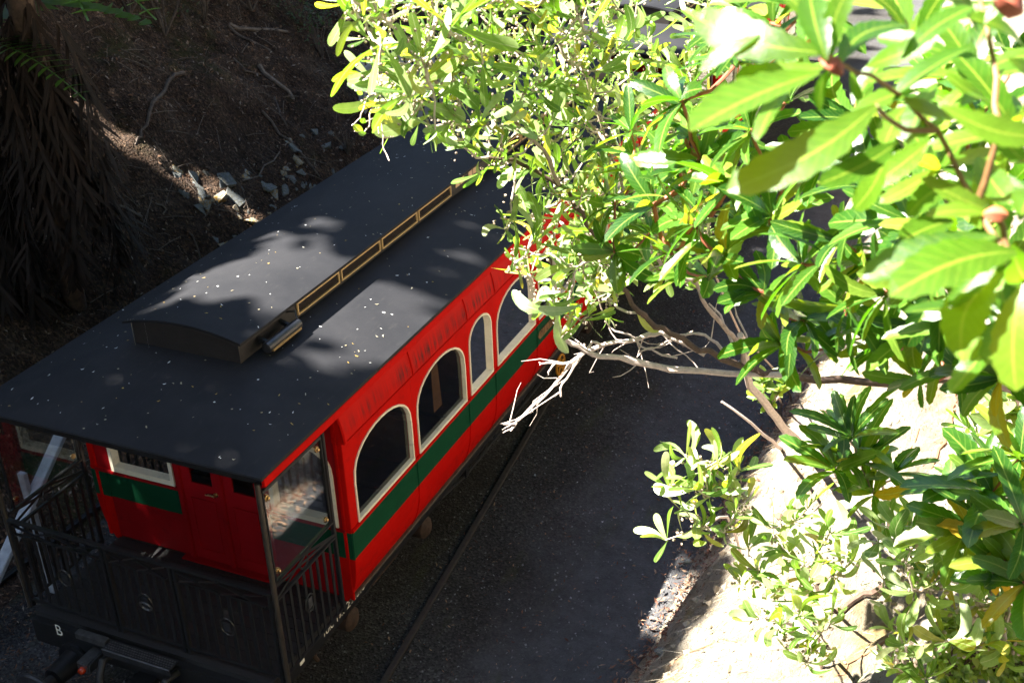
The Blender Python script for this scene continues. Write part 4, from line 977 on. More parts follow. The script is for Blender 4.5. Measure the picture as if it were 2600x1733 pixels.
for pl in ([(2700, 760, 1.3), (2560, 640, 1.25), (2480, 520, 1.3), (2380, 330, 1.33), (2300, 250, 1.3), (2210, 190, 1.25), (2100, 160, 1.2)], [(2480, 520, 1.3), (2540, 330, 1.25), (2520, 140, 1.28), (2480, -40, 1.3)], [(2560, 640, 1.25), (2540, 560, 1.25), (2535, 530, 1.27)], [(2380, 330, 1.33), (2300, 330, 1.3), (2225, 270, 1.2)], [(2700, 800, 1.35), (2600, 720, 1.25), (2570, 680, 1.25)]):
    Q = wiggle([at(*q) for q in pl], .003, rw, 3); MB().tube(Q, [.0042 - .0022 * i / len(Q) for i in range(len(Q))], 7).build('stem', M['near_stem'], near_s, True)
blobs('buds', [(at(2102, 158, 1.19), .008), (at(2118, 168, 1.2), .009), (at(2562, 12, 1.2), .014), (at(2528, 545, 1.24), .009)], near_s, 'red_stem')

# ---- saplings and shrubs rooted in the sunlit bank
def sapling(name, label, cat, foot, hubs, kind, mat, L, spread=(.3, 1.4), bark='bark', nl=(6, 9), W=1.0, tilt=(-.2, -.1, .9), bud=False, r0=.014, group=None, up_amp=.35, limit=300):
    f = on_surface(*foot, bank_z); o = empty(name, tuple(f)); tag(o, label, cat, group)
    pts = [at(*h) for h in hubs]
    order = sorted(pts, key=lambda q: np.linalg.norm(q - f)); c = np.mean(pts, 0)
    mid = f * .45 + c * .55 + np.array([0, 0, .15])
    main = wiggle([f - np.array([0, 0, .05]), f * .75 + mid * .25 + np.array([0, 0, .1]), mid, order[0]], .02, rw, 3)
    MB().tube(main, [r0 * (1 - .6 * i / len(main)) for i in range(len(main))], 7).build('stem', M[bark], o, True)
    P, par, w, kids = grow(pts, main[3:]); nr = len(main) - 3; t = MB(); it = []; bd = []
    for i in range(nr, len(P)):
        a, b = P[par[i]], P[i]; q = wiggle([a, (a + b) / 2, b], .015, rw, 2); t.tube(q, .0028 + .001 * math.sqrt(w[i]), 5)
        ax = nrm(.6 * nrm(b - a) + np.array(tilt) + up_amp * np.array([rw.uniform(-1, 1) for _ in range(3)]))
        it += rosette(b, ax, rw.randint(*nl), L * rw.uniform(.85, 1.15), kind, spread, W, rw, .35)
        for s in q[1:-1]:
            if rw.random() < .6: it.append((kind, rw.randrange(8), leaf_mat4(s, nrm([rw.uniform(-1, 1), rw.uniform(-1, 1), rw.uniform(-.3, .8)]), (0, 0, 1), L * rw.uniform(.6, 1), W)))
            if bud: bd += [(s + np.array([rw.gauss(0, .03) for _ in range(3)]), rw.uniform(.005, .009)) for _ in range(4)]
    tag(t.build('twigs', M[bark], o, True), kind='stuff'); place_leaves(it, o, mat, limit)
    if bd: blobs('flower_buds', bd, o, 'bud')
    return o
sapling('wattle_sapling', 'pale leafed wattle sapling sticking out over the path edge', 'sapling', (1880, 1440), [(1740, 1160, 6.0), (1790, 1190, 6.0), (1700, 1240, 6.0), (1730, 1290, 6.1), (1800, 1260, 6.0), (1850, 1230, 6.0), (1870, 1300, 6.0), (1780, 1340, 6.2), (1690, 1370, 6.2), (1840, 1350, 6.1), (1820, 1170, 5.9), (1760, 1240, 5.9), (1880, 1190, 6.0), (1900, 1260, 6.1)], 'phyllode', 'phyllode', .185, (.2, 1.45), 'bark_pale', (5, 7), 1.4, (-.35, -.1, .8), True)
sapling('toothed_sapling', 'dark green toothed leaf sapling standing alone against the pale bank', 'sapling', (2260, 1330), [(2185, 1165, 5.4), (2120, 1190, 5.4), (2215, 1250, 5.4), (2270, 1200, 5.5), (2160, 1110, 5.3)], 'serrated', 'serrated', .27, (.35, 1.35), 'bark', (8, 11), .9, (0, .1, 1), False, .012)
sapling('toothed_sapling', 'glossy toothed leaf shrub at the right edge below the dark limb', 'shrub', (2600, 1480), [(2520, 1250, 4.2), (2590, 1160, 4.1), (2600, 1330, 4.0), (2460, 1330, 4.3), (2550, 1420, 4.2), (2600, 1480, 4.1), (2480, 1230, 4.4)], 'serrated', 'serrated', .26, (.5, 1.55), 'red_stem', (9, 12), 1.0, (-.3, -.3, .8), False, .014)
sapling('wattle_sapling', 'bushy pale wattle growing mid bank below the lone dark sapling', 'shrub', (2080, 1560), [(1960, 1340, 6.0), (1900, 1390, 6.1), (2000, 1400, 6.0), (1930, 1450, 6.1), (2040, 1440, 6.0), (1990, 1490, 6.0), (2080, 1400, 5.9), (2110, 1350, 5.9), (1880, 1480, 6.2), (2120, 1460, 5.9), (2020, 1320, 5.9), (2060, 1500, 6.0), (1950, 1520, 6.1), (2160, 1420, 5.8), (2050, 1290, 5.9)], 'phyllode', 'phyllode', .18, (.2, 1.45), 'bark_pale', (5, 7), 1.4, (-.2, -.1, .85), True)
sapling('wattle_sapling', 'small wattle low on the bank near the bottom edge', 'sapling', (2090, 1690), [(1980, 1590, 5.9), (2030, 1560, 5.9), (2000, 1640, 5.9), (2070, 1620, 5.8), (2110, 1580, 5.8), (1930, 1570, 6.0), (2050, 1680, 5.8)], 'phyllode', 'phyllode', .17, (.3, 1.4), 'bark_pale', (5, 7), 1.4, (-.2, -.1, .9), True)
rs = random.Random(21)
sapling('wattle_shrub', 'broad pale wattle shrub crowding the lower right of the bank', 'shrub', (2480, 1700), [(rs.uniform(2220, 2560), rs.uniform(1340, 1720), rs.uniform(4.4, 5.0)) for _ in range(40)], 'phyllode', 'phyllode', .15, (.2, 1.45), 'bark_pale', (5, 8), 1.45, (-.25, -.15, .85), True, .02)
sapling('small_leaf_shrub', 'low shrub of tiny round leaves in the bottom right corner', 'shrub', (2590, 1700), [(rs.uniform(2380, 2620), rs.uniform(1560, 1750), rs.uniform(4.9, 5.6)) for _ in range(110)], 'round', 'small_leaf', .055, (.2, 1.5), 'bark_dark', (10, 14), 1.1, (-.2, -.1, .9))
sapling('small_leaf_bush', 'small leafed bush behind the wattle limbs above the path', 'bush', (2010, 1010), [(rs.uniform(1440, 1790), rs.uniform(540, 760), rs.uniform(5.4, 6.2)) for _ in range(60)], 'round', 'small_leaf', .10, (.2, 1.5), 'bark', (7, 11), .9, (-.2, -.1, .9))
sapling('bank_seedling', 'small leafy seedling tuft at the bank lip under the leaning limb', 'seedling', (1985, 1060), [(1950, 985, 8.0), (1930, 1005, 8.0), (1975, 1000, 8.0), (1960, 1025, 8.1), (1940, 965, 8.0), (1990, 975, 8.0)], 'round', 'small_leaf', .13, (.2, 1.2), 'bark', (5, 8), .9)
sapling('bank_seedling', 'thin seedling with narrow leaves high on the bank at right', 'seedling', (2470, 1170), [(2466, 1130, 6.4), (2455, 1085, 6.4), (2485, 1105, 6.4)], 'phyllode', 'serrated', .20, (.2, .9), 'bark', (5, 7), .8)
sapling('weed_tuft', 'yellow green weed tuft under the limb at the far right', 'weed', (2575, 1080), [(2560, 1010, 6.0), (2580, 1050, 6.0), (2530, 1040, 6.1), (2600, 1000, 6.0), (2545, 1075, 6.0)], 'round', 'small_leaf', .14, (.4, 1.5), 'bark', (5, 7), 1.0)
yl = empty('yellowed_sprig', tuple(on_surface(2570, 1520, bank_z))); tag(yl, 'sprig of orange yellow dying leaves at the right edge', 'sprig')
MB().tube([np.array(yl.location), at(2560, 1470, 4.4), at(2540, 1400, 4.3), at(2470, 1345, 4.35)], [.008, .006, .005, .003], 6).build('stem', M['bark'], yl, True)
items = []
for (u0, v0, u1, v1) in ((2540, 1400, 2510, 1460), (2545, 1410, 2525, 1490), (2500, 1360, 2440, 1340), (2470, 1345, 2400, 1325), (2540, 1440, 2560, 1500), (2530, 1420, 2590, 1440), (2505, 1370, 2500, 1430)):
    a, b = at(u0, v0, 4.25), at(u1, v1, 4.2); items.append(('serrated', rw.randrange(8), leaf_mat4(a, b - a, nrm(CAM - a) + np.array([-.3, 0, .3]), np.linalg.norm(b - a) * 1.1, 1.4)))
place_leaves(items, yl, 'yellow_leaf')

# roots and sticks lying on the bank
def draped(pts, zf, r0, r1, name, label, cat, mat, lift=.01, sub=4, group=None):
    P = [np.array(on_surface(u, v, zf)) for u, v in pts]; out = []
    for a, b in zip(P, P[1:]):
        for k in range(sub):
            q = a + (b - a) * k / sub; q = q + np.array([rw.gauss(0, .012), rw.gauss(0, .012), 0]); q[2] = float(zf(q[0], q[1])) + lift; out.append(q)
    out.append(P[-1] + np.array([0, 0, lift])); n = len(out)
    return tag(MB().tube(out, [(r0 + (r1 - r0) * i / (n - 1)) * rw.uniform(.85, 1.15) for i in range(n)], 6).build(name, M[mat], None, True), label, cat, group)
draped([(2425, 1000), (2415, 1060), (2405, 1120), (2390, 1160), (2365, 1190)], bank_z, .022, .010, 'exposed_root', 'long brown root hanging down the pale bank below the limb', 'root', 'root')
draped([(2412, 1080), (2440, 1130), (2445, 1180)], bank_z, .010, .005, 'exposed_root', 'thin side root forking right on the pale bank', 'root', 'root')
draped([(2290, 1475), (2210, 1520), (2130, 1565), (2060, 1540), (2035, 1500)], bank_z, .026, .012, 'fallen_branch', 'bent brown branch lying across the lower bank', 'branch', 'bark_dark', .03)
ds = MB(); Q = wiggle([np.array(on_surface(2031, 1128, bank_z)), at(1994, 1091, 8.6), at(1957, 1043, 8.0), at(1904, 980, 7.2), at(1893, 900, 6.4), at(1880, 850, 5.9)], .01, rw, 3); ds.tube(Q, [.034 - .018 * i / len(Q) for i in range(len(Q))], 7)
tag(ds.build('leaning_deadwood', M['bark_pale'], None, True), 'pale dead trunk leaning up from the bank lip into the branches', 'dead tree')
ds = MB(); Q = wiggle([np.array(on_surface(1985, 1140, bank_z)), at(1951, 1112, 9.0), at(1909, 1075, 8.9), at(1832, 1019, 8.8)], .01, rw, 3); ds.tube(Q, [.016 - .008 * i / len(Q) for i in range(len(Q))], 6)
tag(ds.build('dead_stick', M['bark_pale'], None, True), 'thin dry stick jutting from the bank lip over the path', 'stick')
for k, (pl, lb) in enumerate([([(1700, 1700), (1800, 1640), (1900, 1625)], 'pale fine root trailing along the lowest part of the bank'), ([(2330, 1100), (2290, 1160), (2260, 1240)], 'fine root line running down the middle of the bank'), ([(2240, 1640), (2160, 1690), (2120, 1730)], 'reddish thin root near the bottom edge of the bank')]):
    draped(pl, bank_z, .007, .004, 'exposed_root', lb, 'root', 'root', .006)

# vine dangling at the left tip of the wattle
vine = empty('hanging_vine', tuple(at(985, -60, 3.6))); tag(vine, 'thin pale leafless vine dangling beside the left tip of the wattle', 'vine')
vm = MB()
for pl in ([(985, -60), (982, 0), (978, 60), (962, 130), (958, 200), (965, 260), (970, 330), (975, 380), (988, 408)], [(965, 250), (955, 290), (960, 320), (966, 350)], [(960, 230), (935, 245), (925, 270), (915, 300), (900, 315), (893, 318)], [(955, 250), (942, 280), (938, 320), (925, 335), (900, 333)], [(975, 250), (990, 270), (985, 290)], [(968, 300), (950, 300), (930, 308)], [(972, 345), (985, 350), (1000, 346)], [(985, -20), (1000, 40), (990, 90), (970, 120)], [(958, 230), (945, 215), (930, 235)], [(1000, 240), (1010, 250), (1003, 262)]):
    Q = wiggle([at(u, v, 3.6 + rw.uniform(-.05, .05)) for u, v in pl], .003, rw, 3); vm.tube(Q, [.0028 - .0014 * i / len(Q) for i in range(len(Q))], 5)
vm.build('tendrils', M['bark_pale'], vine, True)
items = []
for (u, v) in ((905, 230), (930, 245), (925, 300), (900, 5), (880, 0), (915, -5), (945, 45), (950, 60), (896, 317), (910, 340)):
    items.append(('round', rw.randrange(8), leaf_mat4(at(u, v, 3.6), nrm([rw.uniform(-1, 1), rw.uniform(-1, 1), rw.uniform(-1, 0)]), nrm(CAM - at(u, v, 3.6)), rw.uniform(.025, .045), 1)))
place_leaves(items, vine, 'phyllode')

# ------------------------------------------------------------------ shade trees on the hillside (their dappled shade falls on the carriage)
lit = [((-.10, 1.75, 3.33), .44), ((.15, 2.25, 3.33), .34), ((-.28, 2.75, 3.32), .16), ((.2, 3.1, 3.33), .10), ((-.35, 1.15, 3.30), .10), ((.25, 1.3, 3.32), .06), ((1.02, 1.7, 2.94), .22), ((1.1, 2.2, 2.92), .20), ((1.12, 2.8, 2.92), .14), ((1.1, 3.5, 2.92), .10), ((1.0, 1.35, 2.95), .07), ((1.15, 4.2, 2.9), .05),
       ((-.15, .72, 3.03), .07), ((.28, .50, 2.98), .05), ((-.85, .18, 2.90), .0), ((1.2, .10, 2.88), .13), ((.15, .2, 2.91), .0), ((.6, .3, 2.93), -.03),
       ((-1.03, 1.0, 1.95), .09), ((-.70, 1.0, 1.33), .08), ((-.1, 1.0, 1.2), .0), ((-.02, -.2, 1.07), .13), ((.35, .35, 1.02), .03), ((-.35, -.1, 1.05), .04), ((.5, .7, 1.02), .0),
       ((3.12, 3.15, 0), .30), ((3.3, 2.8, 0), .28), ((3.05, 3.5, .0), .16)]
rl = random.Random(4)
for (u, v, k, sp) in ((275, 325, 4, 24), (300, 350, 2, 14), (235, 270, 1, 15), (330, 405, 2, 15), (565, 492, 7, 28), (610, 505, 5, 28), (520, 480, 3, 20), (680, 585, 6, 25), (640, 565, 3, 20), (200, 236, 2, 12), (450, 192, 2, 10), (265, 60, 3, 25), (960, 372, 1, 5)):
    for _ in range(k): lit.append((tuple(on_surface(u + rl.uniform(-sp, sp), v + rl.uniform(-sp, sp) * .6, hill_z)), rl.choice((-.03, .0, .03, .07))))
LT = np.array([q for q, _ in lit]); LR = np.array([r for _, r in lit])
gc = np.random.default_rng(5); n = 34000
y = gc.uniform(-10, 18, n); z = gc.uniform(7.8, 19.6, n); Pn = np.stack([np.full(n, -7.5), y, z], 1) + SUN[None] * gc.uniform(-2.6, 3.2, n)[:, None]
n2 = 15000; P2 = np.stack([np.full(n2, -12.0), gc.uniform(-10, 19, n2), gc.uniform(10.2, 16.5, n2)], 1) + SUN[None] * gc.uniform(-1.5, 2.0, n2)[:, None]
Pn = np.concatenate([Pn, P2])
zh = Pn[:, 2] - (3.85 - Pn[:, 0]) * (SUN[2] / -SUN[0])
tg = Pn[:, 2] / SUN[2]; gl = Pn - SUN[None] * tg[:, None]
keep = (zh < .95 + .35 * fbm(gl[:, 1] * .8, gl[:, 1] * 0, 3, 81)) & ~((gl[:, 1] > 12) & (gl[:, 0] > .4)) & (Pn[:, 2] > 7.75) & (Pn[:, 2] > hill_z(Pn[:, 0], Pn[:, 1]) + .4)
for T, r in zip(LT, LR):
    d = Pn - T; q = d - (d @ SUN)[:, None] * SUN[None]; keep &= np.linalg.norm(q, axis=1) > r + .10
Pn = Pn[keep]
trees = [(-8.4, -9), (-9.0, -4.6), (-8.6, -.4), (-9.2, 4.0), (-8.8, 8.4), (-9.2, 12.8)]
names = ['southernmost', 'second', 'third', 'fourth', 'fifth', 'northernmost']
own = np.argmin(np.abs(Pn[:, 1:2] - np.array([t[1] for t in trees])[None]), 1)
for k, (tx, ty) in enumerate(trees):
    b = np.array([tx, ty, float(hill_z(tx, ty))]); o = empty('shade_tree', tuple(b))
    tag(o, 'leafy shade tree on the left hillside, %s counting from the camera' % ['first', 'second', 'third', 'fourth', 'fifth', 'sixth'][k], 'tree', 'shade trees on the left hillside')
    pts = Pn[own == k]; top = b + np.array([.6, 0, 12.5]); trunk = wiggle([b - np.array([0, 0, .3]), b + np.array([.1, .1, 4.2]), b + np.array([.4, -.1, 8.4]), top], .06, rw, 3)
    MB().tube(trunk, [.17 - .13 * i / len(trunk) for i in range(len(trunk))], 9).build('trunk', M['bark_dark'], o, True)
    for q in pts[:: max(1, len(pts) // 9)][:9]:
        s_ = trunk[rw.randrange(3, len(trunk) - 1)]; Q = wiggle([s_, (s_ + q) / 2 + np.array([0, 0, .3]), q], .06, rw, 3); MB().tube(Q, [.05 - .04 * i / len(Q) for i in range(len(Q))], 6).build('limb', M['bark_dark'], o, True)
    it = [('blade', rw.randrange(8), leaf_mat4(q, nrm([rw.uniform(-1, 1), rw.uniform(-1, 1), rw.uniform(-.8, .6)]), nrm(SUN + .7 * np.array([rw.uniform(-1, 1) for _ in range(3)])), rw.uniform(.26, .42))) for q in pts]
    joined('crown', it, o, 'canopy')

# tree rows added out of view on every side to cut the sky light
def wood_z(x, y): return float(max(hill_z(x, y), bank_z(x, y) if x > 3 else -1, 0))
rf = random.Random(77); ring = []
for k in range(8): ring.append((11.5 + rf.uniform(-1, 2), -15 + 5.2 * k, 15, 'right'))
for k in range(7): ring.append((-13 + 4.2 * k, -14 + rf.uniform(-1, 1), 20, 'rear'))
for k in range(5): ring.append((-9 + 5.0 * k, 36 + rf.uniform(-1, 1), 15, 'far'))
for k in range(7): ring.append((-19 + rf.uniform(-1, 1), -14 + 5.4 * k, 15, 'upper left'))
cnt = {}
for (tx, ty, H, side) in ring:
    cnt[side] = cnt.get(side, 0) + 1; b = np.array([tx, ty, wood_z(tx, ty)]); o = empty('sky_block_tree', tuple(b))
    tag(o, '%s added unseen tree blocking sky light in the row on the %s slope' % (['first', 'second', 'third', 'fourth', 'fifth', 'sixth', 'seventh', 'eighth'][cnt[side] - 1], side), 'tree', 'added unseen trees round the cutting that block sky light')
    trunk = wiggle([b - np.array([0, 0, .3]), b + np.array([.2, .1, H * .35]), b + np.array([-.1, .2, H * .7]), b + np.array([0, 0, H])], .08, rf, 3)
    MB().tube(trunk, [.24 - .18 * i / len(trunk) for i in range(len(trunk))], 8).build('trunk', M['bark_dark'], o, True); it = []
    for j in range(7):
        s_ = trunk[rf.randrange(4, len(trunk))]; q = s_ + np.array([rf.gauss(0, 1.3), rf.gauss(0, 1.3), rf.uniform(.2, 1.2)]); MB().tube([s_, (s_ + q) / 2, q], [.06, .045, .02], 6).build('limb', M['bark_dark'], o, True)
    for j in range(900 if side in ('right', 'rear') else 620):
        q = b + np.array([rf.gauss(0, 1.6), rf.gauss(0, 1.7), H * rf.uniform(.22, 1.12)])
        if q[2] < 7.7 and side != 'right': q[2] = 7.7 + rf.random()
        if q[2] - (3.85 - q[0]) * (SUN[2] / -SUN[0]) > .6 and q[0] < 6 and q[1] > -12 and q[1] < 14: continue
        if side == 'upper left':
            dq = q[None] - LT; dq = dq - (dq @ SUN)[:, None] * SUN[None]
            if np.any(np.linalg.norm(dq, axis=1) < LR + .55): continue
        it.append(('blade', rf.randrange(8), leaf_mat4(q, nrm([rf.uniform(-1, 1), rf.uniform(-1, 1), rf.uniform(-.8, .6)]), nrm([rf.uniform(-1, 1), rf.uniform(-1, 1), rf.uniform(-.2, 1)]), rf.uniform(.7, 1.1))))
    joined('crown', it, o, 'canopy')

# ------------------------------------------------------------------ hillside: rocks, fallen branches, tree fern, shrubs, litter
def hull_rock(seed, flat):
    g = np.random.default_rng(seed); bm = bmesh.new()
    for q in g.uniform(-1, 1, (13, 3)) * np.array([1, .72, flat]): bm.verts.new(q)
    r = bmesh.ops.convex_hull(bm, input=bm.verts); bmesh.ops.delete(bm, geom=[v for v in bm.verts if not v.link_faces], context='VERTS')
    me = bpy.data.meshes.new('rock'); bm.to_mesh(me); bm.free(); return me
ROCK = {m_: [hull_rock(40 + k, .28 + .05 * k) for k in range(6)] for m_ in ('rock', 'rock_moss')}
for m_, l_ in ROCK.items():
    for me in l_: me.materials.append(M[m_])
rp = [(430, 440), (560, 410), (700, 370), (780, 320), (870, 320), (860, 470), (770, 545), (690, 640), (560, 650), (500, 560)]
rr = random.Random(9); spots = []
while len(spots) < 130:
    u, v = rr.uniform(430, 880), rr.uniform(310, 650)
    if in_poly(u, v, rp): spots.append((u, v, rr.choice((.035, .045, .06, .075, .10, .14))))
big = [(555, 495, .22, 'largest mossy rock of the outcrop, lit by a patch of sun'), (520, 520, .17, 'mossy rock at the left end of the outcrop below the sunlit slab'), (690, 585, .17, 'orange mossy rock beside the roof edge'), (640, 560, .15, 'flat mossy rock between the sunlit slab and the roof edge'), (575, 455, .16, 'tilted pale slab at the top of the outcrop'), (720, 470, .18, 'broad blue grey slab right of the outcrop centre')]
def put_rock(u, v, r, mk, label, group=None):
    p = np.array(on_surface(u, v, hill_z)); o = bpy.data.objects.new('rock', rr.choice(ROCK[mk])); COL.objects.link(o)
    o.location = p + np.array([0, 0, -.14]) * r; o.scale = (r * rr.uniform(.8, 1.4), r * rr.uniform(.8, 1.3), r * rr.uniform(.8, 1.2))
    o.rotation_euler = (rr.uniform(-.5, .5), R(42) + rr.uniform(-.45, .45), rr.uniform(-.7, .7)); tag(o, label, 'rock', group)
for u, v, r, lb in big: put_rock(u, v, r, 'rock_moss' if 'mossy' in lb else 'rock', lb)
for u, v, r in spots:
    ms = rr.random() < .25; put_rock(u, v, r, 'rock_moss' if ms else 'rock', 'small mossy stone among the outcrop on the dark hillside' if ms else 'small blue grey slate fragment in the hillside outcrop', 'mossy stones in the outcrop' if ms else 'slate fragments in the outcrop')
FB = [([(584, 70), (655, 78), (730, 85)], .035, .022, 'reddish fallen log near the top of the dark hillside', 'twig_grey'),
      ([(663, 182), (700, 215), (746, 257)], .040, .030, 'thick grey log sloping down toward the carriage roof', 'twig_grey'),
      ([(580, 75), (630, 105), (688, 133)], .026, .018, 'dark log lying just under the reddish one', 'twig_dark'),
      ([(468, 190), (414, 232), (385, 265), (362, 344), (344, 373)], .030, .020, 'long curved dead branch arching down the hillside', 'twig_dark'),
      ([(149, 273), (211, 224), (225, 214)], .022, .016, 'short straight stick caught by a fleck of sun', 'twig_grey'),
      ([(124, 456), (230, 495), (361, 553)], .016, .020, 'long thin stick left of the rock outcrop', 'twig_grey'),
      ([(207, 452), (257, 514), (323, 622)], .014, .010, 'thin dark stick crossing below the long thin stick', 'twig_dark'),
      ([(220, 452), (307, 468)], .012, .010, 'short thin stick above the long thin stick', 'twig_grey'),
      ([(663, 290), (729, 356), (812, 452)], .022, .016, 'dark branch running down to the roof edge right of the outcrop', 'twig_dark'),
      ([(618, 464), (671, 427), (729, 365)], .014, .010, 'grey stick crossing the dark branch above the outcrop', 'twig_grey'),
      ([(700, 250), (715, 300), (735, 335)], .014, .010, 'short dark stick above the crossing sticks', 'twig_dark'),
      ([(400, 525), (420, 540), (418, 552)], .012, .010, 'tiny pale stick under the outcrop left end', 'twig_grey'),
      ([(590, 150), (625, 185), (690, 190)], .02, .012, 'bent dark branch below the top logs', 'twig_dark'),
      ([(480, 600), (505, 640), (520, 690)], .014, .010, 'dark stick close to the roof edge below the outcrop', 'twig_dark')]
for pl, r0, r1, lb, mt in FB: draped(pl, hill_z, r0, r1, 'fallen_branch', lb, 'branch', mt, r0 * .8, 3, None)
def flakes(name, P, N, smin, smax, mat, label, cat, asp=.45, seed=1):
    g = np.random.default_rng(seed); n = len(P); t = g.normal(size=(n, 3)); N = N + g.normal(size=(n, 3)) * .45; N /= np.linalg.norm(N, axis=1)[:, None]
    t -= (t * N).sum(1)[:, None] * N; t /= np.linalg.norm(t, axis=1)[:, None]; b = np.cross(N, t); L = g.uniform(smin, smax, n)[:, None]; W = L * asp * g.uniform(.5, 1.2, n)[:, None]
    c = g.uniform(-.25, .25, (n, 1)) * L * N
    V = np.stack([P - t * L / 2, P + b * W / 2 + c, P + t * L / 2, P - b * W / 2 + c], 1).reshape(-1, 3); F = np.arange(4 * n).reshape(n, 4)
    me = bpy.data.meshes.new(name); me.from_pydata(V.tolist(), [], F.tolist()); return tag(link(name, me, M[mat]), label, cat, None, 'stuff')
g = np.random.default_rng(2); n = 32000
sx = g.uniform(.1, 6.2, n); yy = g.uniform(-1.5, 15, n); xx = hill_foot(yy) - sx
flakes('leaf_litter', np.stack([xx, yy, hill_z(xx, yy) + .012], 1), np.tile([.7, 0, .7], (n, 1)), .025, .085, 'litter', 'brown fallen leaves and bark strewn over the shaded hillside', 'leaf litter', .4, 3)
n = 520; st = MB()
for k in range(n):
    s_ = rr.uniform(.2, 6); y_ = rr.uniform(-1, 14); x_ = float(hill_foot(y_)) - s_; L = rr.uniform(.15, .55); a = rr.uniform(0, 6.28)
    q0 = np.array([x_, y_, float(hill_z(x_, y_)) + .02]); q1 = np.array([x_ + L * math.cos(a) * .7, y_ + L * math.sin(a), 0]); q1[2] = float(hill_z(q1[0], q1[1])) + .03; st.tube([q0, (q0 + q1) / 2 + np.array([0, 0, .015]), q1], rr.uniform(.002, .006), 4, False)
tag(st.build('twig_litter', M['twig_grey']), 'thin twigs scattered over the shaded hillside litter', 'twigs', None, 'stuff')
# ground litter: chips left of the carriage, pebbles and leaves on the path, reddish litter at the bank foot
n = 7000; xx = g.uniform(-2.7, -.9, n); yy = g.uniform(-2, 6, n)
flakes('wood_chips', np.stack([xx, yy, np.full(n, .012)], 1), np.tile([0, 0, 1.], (n, 1)), .02, .06, 'litter', 'dark wood chips covering the ground left of the carriage', 'wood chips', .35, 4)
n = 9000; xx = g.uniform(-1.4, 3.6, n); yy = g.uniform(-2, 14, n); me_p = []
flakes('pebbles', np.stack([xx, yy, np.full(n, .010)], 1), np.tile([0, 0, 1.], (n, 1)), .012, .032, 'pebble', 'loose grey pebbles and grit on the gravel path', 'gravel', .8, 5)
n = 1500; xx = g.uniform(.9, 3.4, n); yy = g.uniform(-1, 12, n)
flakes('path_leaves', np.stack([xx, yy, np.full(n, .014)], 1), np.tile([0, 0, 1.], (n, 1)), .02, .055, 'red_litter', 'small dry leaves scattered thinly on the gravel path', 'leaf litter', .35, 6)
n = 4200; yy = g.uniform(-1.5, 8, n); xx = xe(yy) - .36 + g.normal(0, .16, n)
flakes('bank_foot_litter', np.stack([xx, yy, np.maximum(bank_z(xx, yy), 0) + .018], 1), np.tile([-.3, 0, 1.], (n, 1)), .025, .09, 'red_litter', 'reddish dry leaves and bark gathered along the foot of the bank', 'leaf litter', .3, 7)
# dry straw on the bank
n = 2600; yy = g.uniform(-2, 9, n); xx = xe(yy) + np.abs(g.normal(0, .8, n)) - .12; zz = bank_z(xx, yy); st = []
L = g.uniform(.05, .20, n); a = g.normal(-2.6, .7, n); e = np.stack([np.cos(a) * .6, np.sin(a) * .5, -np.abs(g.normal(.55, .25, n))], 1); e /= np.linalg.norm(e, axis=1)[:, None]
P0 = np.stack([xx, yy, zz + .025], 1); P1 = P0 + e * L[:, None]; P1[:, 2] = np.maximum(P1[:, 2], bank_z(P1[:, 0], P1[:, 1]) + .012); w_ = np.cross(e, [[-.6, -.3, .7]]); w_ /= np.linalg.norm(w_, axis=1)[:, None]; w_ *= .002
V = np.stack([P0 - w_, P0 + w_, P1 + w_ * .3, P1 - w_ * .3], 1).reshape(-1, 3); me = bpy.data.meshes.new('dry_straw'); me.from_pydata(V.tolist(), [], np.arange(4 * n).reshape(n, 4).tolist())
clod = MB(); rc = random.Random(31)
for _ in range(1500):
    y_ = rc.uniform(-1.5, 8); x_ = float(xe(y_)) + abs(rc.gauss(0, 1.2)) - .1; r_ = rc.choice((.012, .016, .022, .03, .045)); z_ = float(bank_z(x_, y_)); k0 = len(clod.v)
    clod.add([(x_ + dx * r_ * rc.uniform(.6, 1.3), y_ + dy * r_ * rc.uniform(.6, 1.3), z_ + dz * r_ * rc.uniform(.5, 1.0)) for dx, dy, dz in ((1, 0, .1), (0, 1, .1), (-1, 0, .1), (0, -1, .1), (0, 0, 1), (0, 0, -1))], [(0, 1, 4), (1, 2, 4), (2, 3, 4), (3, 0, 4), (1, 0, 5), (2, 1, 5), (3, 2, 5), (0, 3, 5)])
tag(clod.build('clay_clods', M['clod']), 'crumbly clay clods and small stones lying on the sunlit bank', 'clods', None, 'stuff')
tag(link('dry_straw', me, M['straw']), 'bleached dry grass stalks matted over the sunlit bank', 'dry grass', None, 'stuff')
for k, (u, v, r, lb) in enumerate(((1790, 1360, .13, 'pale stone half buried at the foot of the bank, highest one'), (1735, 1425, .10, 'grey stone in the litter at the bank foot'), (1680, 1655, .09, 'small white stone at the bank foot near the bottom edge'), (2100, 905, .30, 'large rounded pale boulder on top of the bank behind the leaves'))):
    o = bpy.data.objects.new('stone', ROCK['rock'][k]); COL.objects.link(o); p = on_surface(u, v, lambda x, y: np.maximum(bank_z(x, y), 0)); o.location = p; o.scale = (r, r, r * .8 if k < 3 else r * 1.6); o.rotation_euler = (.1, .2, k); tag(o, lb, 'stone')

